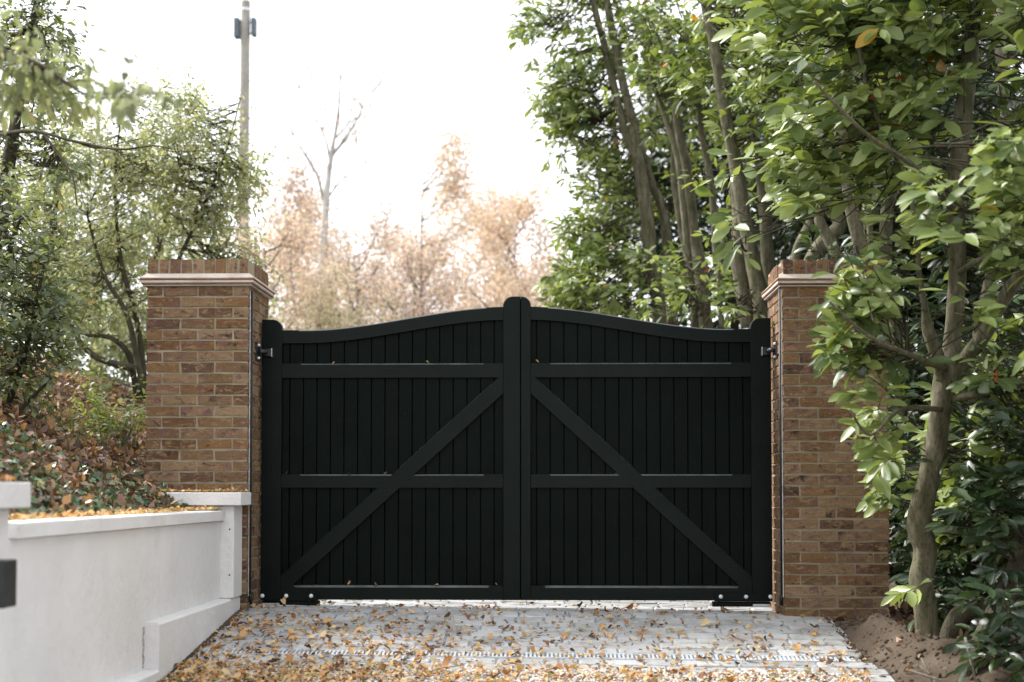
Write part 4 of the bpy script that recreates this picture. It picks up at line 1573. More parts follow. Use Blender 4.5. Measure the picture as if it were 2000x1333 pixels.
# D..H: tall laurels beyond the gate
laurel('tall laurel beyond the gate whose pale trunk forks into two slim stems', A(1290, 640, 17), [
    [(A(1300, 1000, 17), 0.095), (A(1288, 620, 17), 0.085), (A(1272, 520, 17), 0.08), (A(1264, 430, 17), 0.078), (A(1254, 360, 17), 0.074), (A(1246, 312, 17), 0.07), (A(1232, 230, 17), 0.052), (A(1212, 140, 17), 0.046), (A(1190, 30, 17), 0.042), (A(1180, -60, 17), 0.04)],
    [(A(1246, 315, 17), 0.055), (A(1225, 270, 17), 0.048), (A(1202, 180, 17), 0.044), (A(1180, 90, 17), 0.04), (A(1150, -30, 17), 0.036)],
    [(A(1315, 640, 17.3), 0.07), (A(1298, 430, 17.3), 0.06), (A(1270, 350, 17.3), 0.05), (A(1230, 200, 17.4), 0.03)],
], [(A(1170, 60, 17.2), (0.95, 0.9, 0.65), 170), (A(1165, 230, 17.6), (0.75, 0.8, 0.6), 120), (A(1190, 380, 17.4), (0.55, 0.7, 0.5), 90), (A(1180, 560, 16.6), (0.55, 0.6, 0.4), 110),
    (A(1240, 560, 16.2), (0.55, 0.5, 0.35), 70), (A(1110, 590, 16.9), (0.35, 0.3, 0.22), 40), (A(1150, 460, 17), (0.32, 0.4, 0.3), 60), (A(1120, 250, 17.2), (0.4, 0.4, 0.3), 50), (A(1080, 170, 17.2), (0.35, 0.4, 0.25), 30), (A(1060, 70, 17.2), (0.3, 0.4, 0.3), 30), (A(1150, -200, 17), (1.3, 1.2, 0.8), 120)],
       tint=(0.76, 0.2), L=0.14, thresh=-0.25, material='laurel', droop=0.35, nl=9, clump=1.9)

laurel('tall laurel beyond the gate with a group of close straight stems', A(1370, 640, 15.5), [
    [(A(1385, 1000, 15.8), 0.09), (A(1378, 640, 15.8), 0.075), (A(1366, 520, 15.8), 0.072), (A(1352, 440, 15.8), 0.066), (A(1342, 330, 15.8), 0.058), (A(1325, 250, 15.8), 0.045), (A(1305, 60, 15.8), 0.03)],
    [(A(1358, 640, 15.5), 0.04), (A(1342, 480, 15.5), 0.038), (A(1332, 380, 15.5), 0.035), (A(1318, 290, 15.5), 0.03), (A(1270, 150, 15.5), 0.02)],
    [(A(1345, 520, 16.2), 0.035), (A(1322, 400, 16.2), 0.032), (A(1315, 300, 16.2), 0.03), (A(1330, 100, 16.2), 0.025)],
    [(A(1400, 520, 15.6), 0.04), (A(1390, 370, 15.6), 0.038), (A(1370, 260, 15.6), 0.034), (A(1366, 200, 15.6), 0.03), (A(1340, 60, 15.6), 0.025)],
], [(A(1330, 80, 15.8), (0.75, 0.9, 0.55), 120), (A(1300, 200, 16), (0.55, 0.7, 0.35), 60), (A(1370, 180, 15.3), (0.4, 0.5, 0.35), 50), (A(1350, 530, 15.2), (0.4, 0.4, 0.3), 36),
    (A(1330, 590, 15), (0.45, 0.4, 0.18), 36), (A(1350, -180, 16), (1.2, 1.2, 0.8), 120), (A(1330, 350, 17.6), (0.5, 0.4, 0.6), 40)],
       tint=(0.76, 0.2), L=0.14, thresh=-0.15, droop=0.3, clump=1.9)

laurel('tall laurel beyond the gate with one long leaning brown trunk, left of the right pillar', A(1490, 640, 14.2), [
    [(A(1500, 1000, 14.2), 0.10), (A(1490, 640, 14.2), 0.082), (A(1476, 540, 14.2), 0.076), (A(1455, 430, 14.2), 0.07), (A(1438, 330, 14.2), 0.064), (A(1418, 230, 14.2), 0.058), (A(1400, 120, 14.2), 0.054), (A(1378, 0, 14.2), 0.05), (A(1370, -60, 14.2), 0.05)],
    [(A(1462, 640, 14.5), 0.075), (A(1450, 560, 14.5), 0.078), (A(1440, 500, 14.5), 0.075), (A(1440, 430, 14.6), 0.05), (A(1430, 300, 14.8), 0.03)],
    [(A(1520, 640, 14.6), 0.08), (A(1500, 520, 14.6), 0.07), (A(1495, 420, 14.6), 0.06), (A(1480, 300, 14.6), 0.045), (A(1460, 150, 14.6), 0.035)],
    [(A(1410, 640, 14.9), 0.03), (A(1405, 540, 14.9), 0.028), (A(1420, 430, 14.9), 0.026), (A(1450, 250, 14.9), 0.02)],
], [(A(1450, 90, 14.3), (0.6, 0.8, 0.6), 120), (A(1480, 250, 14.2), (0.4, 0.6, 0.4), 44), (A(1400, 320, 14.8), (0.35, 0.4, 0.35), 26), (A(1420, 600, 14.0), (0.4, 0.4, 0.2), 24),
    (A(1500, -180, 14.5), (1.1, 1.2, 0.8), 130), (A(1425, 470, 13.4), (0.35, 0.25, 0.13), 16)],
       tint=(0.76, 0.2), L=0.14, thresh=-0.15, droop=0.28, clump=1.8)

laurel('laurel beyond the gate with bent trunks seen over the right pillar cap', A(1580, 640, 13.2), [
    [(A(1590, 1000, 13.2), 0.09), (A(1575, 600, 13.2), 0.07), (A(1590, 500, 13.2), 0.066), (A(1640, 440, 13.2), 0.062), (A(1615, 400, 13.2), 0.05), (A(1590, 330, 13.2), 0.045), (A(1600, 150, 13.2), 0.035)],
    [(A(1545, 640, 13.6), 0.06), (A(1555, 500, 13.6), 0.05), (A(1585, 420, 13.6), 0.045), (A(1570, 300, 13.6), 0.04), (A(1520, 50, 13.6), 0.03)],
], [(A(1560, 120, 13.4), (0.7, 0.8, 0.6), 130), (A(1590, 300, 13.2), (0.45, 0.6, 0.3), 50), (A(1580, -180, 13), (1.1, 1.2, 0.8), 120)], tint=(0.66, 0.2), thresh=-0.2)

# far dark undergrowth behind the trunks
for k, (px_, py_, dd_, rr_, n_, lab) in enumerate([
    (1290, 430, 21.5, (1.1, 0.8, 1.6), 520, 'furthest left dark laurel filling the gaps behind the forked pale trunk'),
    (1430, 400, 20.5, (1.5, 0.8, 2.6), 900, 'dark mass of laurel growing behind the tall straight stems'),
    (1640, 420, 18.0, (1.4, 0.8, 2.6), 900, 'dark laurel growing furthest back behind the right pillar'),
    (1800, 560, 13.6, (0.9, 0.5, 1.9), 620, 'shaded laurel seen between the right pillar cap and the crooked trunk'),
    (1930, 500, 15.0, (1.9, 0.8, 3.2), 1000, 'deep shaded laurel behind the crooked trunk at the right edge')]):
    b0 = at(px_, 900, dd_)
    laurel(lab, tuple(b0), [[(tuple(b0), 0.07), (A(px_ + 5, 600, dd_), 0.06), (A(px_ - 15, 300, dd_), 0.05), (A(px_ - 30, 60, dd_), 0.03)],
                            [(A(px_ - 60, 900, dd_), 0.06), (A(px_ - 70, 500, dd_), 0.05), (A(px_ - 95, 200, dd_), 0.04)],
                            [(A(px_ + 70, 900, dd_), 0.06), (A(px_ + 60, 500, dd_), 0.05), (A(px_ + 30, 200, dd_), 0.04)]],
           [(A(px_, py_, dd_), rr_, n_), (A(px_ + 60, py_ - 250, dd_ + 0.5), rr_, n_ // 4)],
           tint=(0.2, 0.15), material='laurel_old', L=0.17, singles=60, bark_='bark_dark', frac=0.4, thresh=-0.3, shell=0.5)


# ------------------------------------------------------------------ shrubs and trees on the left
def shrub(name, label, cat, group, base, stems, blobs, leafL, wr, material, tint, nl=7, slen=(0.12, 0.24), T=T_LEAF, bark_='bark_dark', lean=(0, 0, 0.3), droop=0.25, singles=0,
          thresh=-0.1, frac=0.7, r=0.004, clump=1.6, shell=0.5, flat=0.6, extra=None):
    t = tree(name, label, cat, group, base)
    anchors = []
    for k, sp in enumerate(stems):
        mb = MB(); anchors += stem(mb, sp, 9)
        mb.build('trunk' if k == 0 else 'stem', M[bark_], t, smooth=True)
    P, D = sample_blobs(blobs, thresh=thresh, shell=shell, seed=base[0] * 1.7, clump=clump)
    D = nrm(D * 0.7 + np.array(lean)[None] + RNG.normal(size=D.shape) * 0.55)
    if extra is not None:
        P = np.concatenate([P, extra[0]]); D = np.concatenate([D, nrm(extra[1])])
    mb = MB(); twigs(mb, P, D, anchors, r=r, back=0.3, frac=frac, sides=3)
    mb.build('twigs', M[bark_], t, smooth=True)['kind'] = 'stuff'
    n = len(P)
    ts = np.clip(RNG.normal(tint[0], tint[1], n), 0.02, 0.93)
    V, T_ = shoots(P, D, nl, rnd(n, *slen), leafL, wr, ts, droop=droop, T=T, flat=flat, curl=(-0.25, 0.1), fold=(0.03, 0.25), jit=0.5)
    odd = rnd(len(T_)) < 0.012
    T_ = np.where(odd, rnd(len(T_), 0.95, 1.0), T_)
    foliage('leaf', T, V, T_, M[material], t, singles=singles)
    return t


# glossy privet at the left edge, in focus
shrub('privet_bush', 'glossy dark green privet bush on the bank at the left edge', 'bush', 'shrubs on the left bank', A(-40, 860, 9.5), [
    [(A(-40, 900, 9.5), 0.03), (A(0, 820, 9.5), 0.026), (A(35, 740, 9.4), 0.02), (A(60, 640, 9.3), 0.014), (A(90, 500, 9.3), 0.009)],
    [(A(-60, 900, 9.7), 0.03), (A(-40, 700, 9.7), 0.026), (A(10, 520, 9.6), 0.02), (A(40, 420, 9.5), 0.012)],
    [(A(-20, 870, 9.3), 0.02), (A(50, 790, 9.3), 0.014), (A(100, 740, 9.2), 0.009)]],
      [(A(20, 500, 9.5), (0.42, 0.4, 0.35), 130), (A(40, 600, 9.3), (0.33, 0.4, 0.3), 120), (A(30, 700, 9.3), (0.4, 0.35, 0.28), 100), (A(110, 640, 9.3), (0.16, 0.2, 0.18), 26),
       (A(-40, 760, 9.3), (0.35, 0.4, 0.25), 60), (A(0, 400, 9.8), (0.35, 0.4, 0.2), 50)],
      0.062, 0.42, 'privet', (0.42, 0.2), nl=9, slen=(0.14, 0.26), T=T_LEAF, singles=300, lean=(0.35, -0.2, 0.25), thresh=-0.2)

# overhanging tree, upper left: two leafage depths
shrub('field_maple', 'out of focus branch with drooping leaves overhanging the top left corner', 'tree', 'trees on the left bank', A(-260, 900, 6.0), [
    [(A(-260, 1000, 6.0), 0.09), (A(-240, 500, 6.0), 0.07), (A(-160, 200, 6.0), 0.05), (A(-60, 120, 5.8), 0.02), (A(60, 120, 5.6), 0.01), (A(180, 190, 5.5), 0.005), (A(300, 180, 5.4), 0.003)]],
      [(A(10, 130, 5.8), (0.26, 0.3, 0.20), 70), (A(90, 170, 5.6), (0.15, 0.2, 0.14), 26), (A(-40, 260, 5.9), (0.22, 0.25, 0.2), 50), (A(60, 260, 5.8), (0.16, 0.2, 0.12), 20), (A(-200, 100, 6.2), (0.4, 0.5, 0.5), 90)],
      0.062, 0.45, 'hazel', (0.35, 0.2), nl=6, slen=(0.1, 0.18), droop=0.9, lean=(0.3, 0, -0.1), thresh=-0.15, r=0.0025,
      extra=branchlets([(160, 170, 320, 185, 5.5, 8, 6), (200, 150, 270, 210, 5.5, 4, 8)]), singles=60)

shrub('holly_tree', 'grey green tree with small stiff leaves rising at the top left', 'tree', 'trees on the left bank', A(-60, 900, 11.5), [
    [(A(-60, 1000, 11.5), 0.09), (A(-20, 600, 11.5), 0.07), (A(20, 300, 11.5), 0.05), (A(60, 60, 11.5), 0.03), (A(90, -60, 11.5), 0.02)],
    [(A(-20, 268, 11.4), 0.018), (A(60, 256, 11.0), 0.014), (A(140, 275, 10.8), 0.011), (A(230, 292, 10.6), 0.008), (A(300, 285, 10.5), 0.005), (A(335, 292, 10.5), 0.003)],
    [(A(85, 262, 11.0), 0.012), (A(120, 310, 10.8), 0.010), (A(142, 345, 10.7), 0.007), (A(150, 400, 10.6), 0.004)],
    [(A(150, 278, 10.8), 0.006), (A(190, 290, 10.7), 0.005), (A(235, 280, 10.6), 0.003), (A(280, 270, 10.5), 0.002)]],
      [(A(80, 40, 11.5), (0.32, 0.4, 0.30), 90), (A(10, 100, 11.6), (0.4, 0.4, 0.35), 80), (A(60, 170, 11.3), (0.34, 0.4, 0.25), 80), (A(30, 300, 11.2), (0.38, 0.4, 0.2), 80), (A(-80, 200, 11.5), (0.5, 0.6, 0.8), 120),
       (A(90, 330, 11.0), (0.25, 0.3, 0.13), 34), (A(110, -100, 11.5), (0.5, 0.5, 0.4), 70)],
      0.06, 0.45, 'privet', (0.5, 0.2), nl=8, droop=0.3, thresh=-0.15, lean=(0.3, -0.1, 0.3), singles=150)

# big arching shrub behind the left pillar
shrub('hazel_bush', 'large yellow green hazel bush with arching slender stems left of the pole', 'bush', 'shrubs on the left bank', A(270, 760, 14.0), [
    [(A(275, 800, 14.0), 0.0340), (A(262, 740, 14.0), 0.0306), (A(250, 690, 14.0), 0.0272), (A(215, 660, 14), 0.0231), (A(160, 650, 14), 0.0190), (A(100, 600, 14), 0.0136), (A(60, 500, 14), 0.0095)],
    [(A(285, 780, 14.1), 0.0340), (A(270, 640, 14.1), 0.0272), (A(235, 500, 14.1), 0.0204), (A(225, 350, 14.1), 0.0136), (A(240, 200, 14.1), 0.0068)],
    [(A(290, 780, 14.2), 0.0272), (A(330, 560, 14.2), 0.0218), (A(390, 420, 14.2), 0.0163), (A(440, 300, 14.2), 0.0095), (A(470, 190, 14.2), 0.0048)],
    [(A(280, 770, 13.9), 0.03), (A(250, 620, 13.9), 0.024), (A(205, 540, 13.9), 0.018), (A(170, 420, 13.9), 0.012)],
    [(A(262, 720, 13.8), 0.04), (A(190, 700, 13.8), 0.03), (A(150, 660, 13.8), 0.024)],
    [(A(120, 760, 14.4), 0.0408), (A(112, 560, 14.4), 0.0374), (A(104, 440, 14.4), 0.0340), (A(120, 330, 14.4), 0.0204), (A(160, 200, 14.4), 0.0082)]],
      [(A(290, 330, 14.0), (0.85, 0.7, 0.75), 980), (A(420, 400, 14.3), (0.45, 0.6, 0.5), 330), (A(200, 560, 14.2), (0.7, 0.7, 0.45), 520), (A(120, 480, 14.6), (0.7, 0.6, 0.6), 330),
       (A(480, 330, 14.3), (0.26, 0.4, 0.42), 150), (A(470, 520, 14.3), (0.36, 0.4, 0.16), 110), (A(380, 220, 14.2), (0.42, 0.5, 0.3), 150), (A(60, 640, 14.8), (0.7, 0.5, 0.5), 120), (A(40, 300, 14.6), (0.6, 0.5, 0.7), 240)],
      0.05, 0.5, 'hazel', (0.5, 0.22), nl=8, slen=(0.16, 0.34), T=T_LEAF, thresh=-0.12, lean=(0.1, -0.1, 0.35), droop=0.45, singles=300, frac=0.3, clump=2.4, shell=0.55)

shrub('far_bush', 'dense soft green bush filling in behind the hazel and the left brick pillar', 'bush', 'shrubs on the left bank', A(180, 800, 19), [
    [(A(180, 900, 19), 0.06), (A(190, 600, 19), 0.05), (A(230, 400, 19), 0.03)], [(A(320, 900, 19), 0.05), (A(300, 550, 19), 0.04), (A(350, 350, 19), 0.02)]],
      [(A(120, 620, 19), (1.4, 0.8, 0.9), 520), (A(230, 680, 18), (1.0, 0.5, 0.5), 330), (A(300, 560, 19), (1.0, 0.8, 0.8), 380), (A(0, 500, 19.5), (1.2, 0.8, 1.2), 360), (A(330, 400, 19.5), (0.9, 0.7, 0.9), 330), (A(160, 400, 19.5), (0.9, 0.7, 0.9), 330), (A(430, 600, 20), (0.7, 0.6, 0.5), 130)],
      0.085, 0.5, 'hazel', (0.42, 0.2), nl=9, slen=(0.2, 0.4), T=T_TINY, thresh=-0.3, droop=0.4, frac=0.3)

# ------------------------------------------------------------------ far autumn trees
def autumn_tree(name, label, base, height, spread, level=3, kids=3, leaf=0.06, per=3, tint=(0.45, 0.2), bark_='twig', trunk_r=0.09, nst=1, material='autumn', up=0.25, density=1.0, group='autumn trees beyond the gate'):
    t = tree(name, label, 'tree', group, tuple(base))
    out = []
    for k in range(nst):
        mb = MB()
        d = Vector((random.uniform(-0.25, 0.25) * (nst > 1), random.uniform(-0.2, 0.2), 1)).normalized()
        sub = []
        # trunk with side limbs all the way up
        pts = [Vector(base)]
        n = 9
        rr = [trunk_r]
        for i in range(n):
            d = (d + Vector(RNG.normal(size=3) * 0.05)).normalized()
            pts.append(pts[-1] + d * height / n); rr.append(trunk_r * (1 - 0.85 * (i + 1) / n))
        tr_ = MB(); tr_.tube(pts, rr, 8)
        tr_.build('trunk', M[bark_], t, smooth=True)
        for i in range(3, n + 1):
            for q in range(2 + (i > 5)):
                a = random.uniform(0, 2 * math.pi)
                bd = Vector((math.cos(a), math.sin(a), random.uniform(0.4, 1.1))).normalized()
                grow(mb, pts[i].lerp(pts[i - 1], random.random()), bd, spread * random.uniform(0.6, 1.0) * (1.15 - 0.6 * i / n), max(rr[i] * 0.5, 0.022), level - 1, out, spread=0.6, up=up, kids=kids, sides=4)
        mb.build('branches', M[bark_], t, smooth=True)
    P0 = np.array([tuple(p) for p, _ in out]); D0 = np.array([tuple(d) for _, d in out])
    keep = rnd(len(P0)) < density * 1.1
    P0, D0 = P0[keep], D0[keep]
    if len(P0) == 0: return t
    P = np.repeat(P0, per, axis=0); D = np.repeat(D0, per, axis=0)
    n = len(P)
    P = P + RNG.normal(size=P.shape) * 0.17
    ld = nrm(D * 0.5 + rdir(n) + np.array([0, 0, -0.4]))
    nn = rdir(n)
    L = leaf * rnd(n, 0.7, 1.25)
    V = leaf_verts(T_TINY, P, ld, nn, L, L * 0.62, rnd(n, -0.2, 0.1), rnd(n, 0, 0.3))
    base_t = np.repeat(np.clip(RNG.normal(tint[0], tint[1], len(P0)), 0, 1), per)
    tt = np.clip(base_t + RNG.normal(size=n) * 0.1, 0, 1)
    o = leaf_object('foliage', T_TINY, V, tt, M[material], t)
    o['kind'] = 'stuff'
    return t


def gp(px, d):
    p = at(px, 900, d)
    return Vector((p.x, p.y, 0.1 if px > 500 else 1.6))


# tall bare birch, trunk and forks laid out to the photo
d2 = 27.0
birch = tree('birch_tree', 'tall pale birch with nearly bare forked branches against the white sky', 'tree', 'autumn trees beyond the gate', tuple(gp(632, d2)))
mb = MB(); out = []
spec = [(tuple(gp(630, d2)), 0.10), (A(632, 600, d2), 0.085), (A(630, 520, d2), 0.08), (A(634, 440, d2), 0.075), (A(640, 360, d2), 0.058), (A(648, 300, d2), 0.04), (A(658, 240, d2), 0.026), (A(664, 180, d2), 0.016), (A(664, 100, d2), 0.008)]
stem(mb, spec, 9)
mb.build('trunk', M['bark_pale'], birch, smooth=True)
mb = MB()
for lim in ([(A(636, 420, d2), 0.035), (A(622, 350, d2), 0.03), (A(600, 310, d2), 0.022), (A(575, 265, d2), 0.014), (A(556, 225, d2), 0.006)],
            [(A(645, 330, d2), 0.03), (A(638, 280, d2), 0.02), (A(620, 240, d2), 0.014), (A(600, 220, d2), 0.006)],
            [(A(650, 300, d2), 0.035), (A(672, 275, d2), 0.026), (A(696, 235, d2), 0.018), (A(720, 190, d2), 0.010), (A(738, 170, d2), 0.005)],
            [(A(656, 270, d2), 0.02), (A(680, 240, d2), 0.016), (A(688, 200, d2), 0.008)],
            [(A(638, 390, d2), 0.025), (A(670, 350, d2), 0.016), (A(705, 330, d2), 0.01), (A(720, 318, d2), 0.004)]):
    pts = stem(mb, lim, 5, 4)
    for q in pts[2::2]:
        grow(mb, q, Vector((random.uniform(-1, 1), random.uniform(-.5, .5), 1.0)), 1.0, 0.013, 2, out, spread=0.8, up=0.25, kids=2, sides=4)
mb.build('branches', M['twig_pale'], birch, smooth=True)
P = np.array([tuple(p) for p, _ in out]); P = P[rnd(len(P)) < 0.3]
n = len(P)
V = leaf_verts(T_TINY, P, rdir(n), rdir(n), rnd(n, 0.05, 0.09), rnd(n, 0.03, 0.05), rnd(n, -0.2, 0.1), rnd(n, 0, 0.3))
o = leaf_object('foliage', T_TINY, V, rnd(n, 0.1, 0.7), M['autumn'], birch); o['kind'] = 'stuff'

aut = [  # px, depth, height, spread, tint, label, density, leaves per twig point
    (560, 24, 4.7, 1.3, (0.45, 0.2), 'pinkish brown young tree right of the telegraph pole', 0.9, 6),
    (600, 31, 6.6, 1.7, (0.35, 0.2), 'orange tinted tree standing behind the pale birch trunk', 1.0, 6),
    (700, 26, 4.9, 1.5, (0.30, 0.25), 'thin russet tree just right of the bare birch', 0.8, 5),
    (765, 33, 6.2, 1.7, (0.35, 0.2), 'sparse brown tree between the birch and the tall golden tree', 0.8, 5),
    (865, 30, 7.2, 1.7, (0.58, 0.15), 'tallest golden tree above the left gate leaf', 1.0, 7),
    (935, 34, 6.9, 1.8, (0.50, 0.18), 'sandy coloured tree right of the tallest golden one', 1.0, 7),
    (1010, 29, 5.9, 1.5, (0.55, 0.15), 'rounded pale orange tree above the gate centre posts', 1.0, 8),
    (1075, 36, 5.6, 1.8, (0.5, 0.2), 'low peach coloured tree half hidden by the laurels', 1.0, 6),
    (810, 24, 4.1, 1.3, (0.30, 0.25), 'low brown thicket tree behind the left gate leaf', 0.8, 5),
    (515, 34, 6.6, 1.6, (0.70, 0.18), 'yellowing tree behind the telegraph pole', 1.0, 6),
    (650, 22, 3.9, 1.1, (0.85, 0.12), 'low green and yellow shrub behind the hinge side of the left gate leaf', 0.9, 6),
    (740, 28, 4.4, 1.5, (0.45, 0.2), 'pale rust coloured thicket low behind the middle of the left gate leaf', 0.9, 6),
    (950, 26, 4.0, 1.4, (0.45, 0.2), 'low tan thicket just left of the gate centre posts', 0.9, 6),
]
for px_, d_, h_, sp_, ti_, lab, den, per in aut:
    autumn_tree('autumn_tree', lab, gp(px_, d_), h_, sp_, level=3, kids=3, leaf=0.075 if d_ > 28 else 0.06, per=per, tint=ti_, density=den, trunk_r=0.07)

# distant woodland that closes the horizon
n = 26000
P = np.stack([rnd(n, -26, 26), rnd(n, 44, 58), rnd(n) ** 1.2 * 4.2 + 0.2], 1)
keep = np.array([noise.noise(Vector((p[0] * 0.35, p[1] * 0.3, p[2] * 0.5))) + 0.35 - p[2] * 0.12 > 0 for p in P])
P = P[keep]; n = len(P)
V = leaf_verts(T_TINY, P, rdir(n), rdir(n), rnd(n, 0.16, 0.3), rnd(n, 0.10, 0.2), rnd(n, -0.2, 0.1), rnd(n, 0, 0.3))
o = leaf_object('far_wood', T_TINY, V, np.clip(RNG.normal(0.5, 0.22, n), 0, 1), M['autumn'])
tag(o, 'far pale autumn woodland along the horizon beyond the gate', 'woodland', kind='stuff')

# ------------------------------------------------------------------ telegraph pole
dp = 31.0
pb = at(477, 900, dp)
pole = empty('telegraph_pole', (pb.x, pb.y, 0.5))
tag(pole, 'tall weathered wooden telegraph pole with two grey boxes near its top', 'pole')
mb = MB()
ptop = at(480, 2, dp)
mb.tube([(pb.x - 0.03, pb.y, 0.3), (pb.x, pb.y, 3), (ptop.x - 0.02, pb.y, 7), (ptop.x, pb.y, ptop.z - 0.02), (ptop.x, pb.y, ptop.z)], [0.15, 0.14, 0.115, 0.10, 0.085], 14)
mb.build('pole_shaft', M['pole'], pole, smooth=True)
zt_ = at(480, 55, dp).z
for sx_, w_ in ((-1, 0.115), (1, 0.10)):
    x_ = ptop.x + sx_ * 0.18
    box('equipment_box', M['greybox'], pole, x_ - w_ / 2, x_ + w_ / 2, pb.y - 0.10, pb.y + 0.10, zt_ - (0.22 if sx_ < 0 else 0.18), zt_ + 0.2, bev=0.012)
    mb = MB()
    for dz in (-0.12, 0.12):
        mb.tube([(ptop.x, pb.y, zt_ + dz), (x_, pb.y, zt_ + dz)], [0.02, 0.02], 6)
    mb.build('bracket', M['greybox'], pole)
mb = MB(); mb.tube([(ptop.x, pb.y, ptop.z - 0.22), (ptop.x, pb.y, ptop.z - 0.17)], [0.108, 0.108], 14); mb.build('band', M['steel'], pole)

# ------------------------------------------------------------------ litter, ivy and weeds on the bank
def on_ground(n, xr, yr, gz_=ground_z, lift=(0.0, 0.03), xs=None, ys=None):
    x = rnd(n, *xr) if xs is None else xs
    y = rnd(n, *yr) if ys is None else ys
    z = np.array([gz_(a, b_) for a, b_ in zip(x, y)])
    e = 0.05
    zx = np.array([gz_(a + e, b_) for a, b_ in zip(x, y)]); zy = np.array([gz_(a, b_ + e) for a, b_ in zip(x, y)])
    N = nrm(np.stack([-(zx - z) / e, -(zy - z) / e, np.ones(n)], 1))
    return np.stack([x, y, z], 1) + N * rnd(n, *lift)[:, None], N


def flat_leaves(P, N, L, wr, T, tilt=0.5, curl=(-0.5, 0.7), fold=(-0.2, 0.5)):
    n = len(P)
    NN = nrm(N + RNG.normal(size=(n, 3)) * tilt)
    D = rdir(n); D = nrm(D - NN * np.sum(D * NN, 1, keepdims=True))
    return leaf_verts(T, P, D, NN, L, L * wr, rnd(n, *curl), rnd(n, *fold), RNG.normal(size=n) * 0.5)


n = 30000
P, N = on_ground(n, (-5.6, -2.14), (-5.0, 4.5), lift=(0.0, 0.05))
V = flat_leaves(P, N, rnd(n, 0.03, 0.075), 0.6, T_LEAF, 0.45)
tt = np.clip(RNG.normal(0.45, 0.25, n) , 0, 1)
C = P
clear = ~((C[:, 0] > -2.53) & (np.abs(C[:, 1] - PILY) < 0.40))
lo_ = leaf_object('leaf_litter', T_LEAF, V[clear], tt[clear], M['litter'])
tag(lo_, 'thick brown and rust leaf litter covering the left bank', 'leaf litter', kind='stuff')

n = 9000
x = rnd(n, -4.6, -2.12); y = rnd(n, -5.0, 1.0)
w = np.array([noise.noise(Vector((a * 1.6, b_ * 1.6, 4))) - 0.75 * (-2.1 - a) + 0.28 for a, b_ in zip(x, y)])
k = (w > -0.12)
x, y = x[k], y[k]; n = len(x)
P, N = on_ground(n, None, None, xs=x, ys=y, lift=(0.02, 0.08))
k = ~((P[:, 0] > -2.53) & (np.abs(P[:, 1] - PILY) < 0.42)); P, N = P[k], N[k]; n = len(P)
V = flat_leaves(P, N, rnd(n, 0.028, 0.055), 0.85, T_IVY, 0.5, curl=(-0.4, 0.1), fold=(-0.15, 0.15))
o = leaf_object('ivy', T_IVY, V, rnd(n), M['ivy'])
tag(o, 'dark green ivy trailing over the lower bank behind the white wall', 'ivy', kind='stuff')

for q, (px_, py_, d_, n_, h_, lab) in enumerate([
    (255, 800, 10.9, 26, 0.5, 'tall bright green weed touching the left side of the left pillar'),
    (235, 880, 10.4, 30, 0.45, 'leafy pale green weed clump beside the base of the left pillar'),
    (200, 930, 10.0, 26, 0.35, 'low bright green weed on the bank above the wall coping'),
    (180, 780, 11.3, 18, 0.4, 'thin green sapling standing in the brown litter high on the bank'),
    (140, 950, 9.4, 18, 0.25, 'small green weed among the ivy nearest the camera')]):
    b0 = at(px_, py_ + 60, d_)
    b0.z = ground_z(b0.x, b0.y)
    t = tree('weed', lab, 'weed', 'weeds on the bank', tuple(b0))
    mb = MB(); PP, DD = [], []
    for k in range(n_ // 2):
        a = random.uniform(0, 6.28); ln = h_ * random.uniform(0.5, 1.1)
        e = b0 + Vector((math.cos(a) * ln * 0.55, math.sin(a) * ln * 0.4, ln))
        m_ = b0.lerp(e, 0.5) + Vector((0, 0, ln * 0.15))
        mb.tube([b0, m_, e], [0.003, 0.0025, 0.0015], 4, cap=False)
        for s_ in (0.45, 0.7, 1.0):
            p = b0.lerp(m_, min(1, s_ * 2)) if s_ < 0.5 else m_.lerp(e, (s_ - 0.5) * 2)
            PP.append(tuple(p)); DD.append(tuple((e - m_).normalized()))
    mb.build('stem', M['weed'], t)
    PP, DD = np.array(PP), np.array(DD)
    V, T_ = shoots(PP, DD, 5, rnd(len(PP), 0.05, 0.12), 0.05, 0.55, rnd(len(PP)), T=T_LEAF, droop=0.3, flat=0.6)
    foliage('leaf', T_LEAF, V, T_, M['weed'], t, singles=40)

# soil side on the right: sparse litter, twigs, low ivy
n = 2600
x = rnd(n, 2.12, 4.4); y = rnd(n, -4.0, 0.6)
P, N = on_ground(n, None, None, xs=x, ys=y, lift=(0.0, 0.02))
dens = np.clip(0.16 + 0.9 * (np.array([sm(2.6, 3.1, a + 0.35 * (b_ + 2)) for a, b_ in zip(x, y)])) + 0.5 * ((y > -0.75)), 0, 1)
k = (rnd(n) < dens) & ~((np.abs(P[:, 0] - PILX) < 0.38) & (np.abs(P[:, 1] - PILY) < 0.38)); P, N = P[k], N[k]; n = len(P)
V = flat_leaves(P, N, rnd(n, 0.03, 0.09), 0.5, T_LEAF, 0.5)
o = leaf_object('leaf_litter', T_LEAF, V, np.clip(RNG.normal(0.35, 0.25, n), 0, 1), M['litter'])
tag(o, 'brown leaf litter scattered on the soil under the laurels', 'leaf litter', kind='stuff')
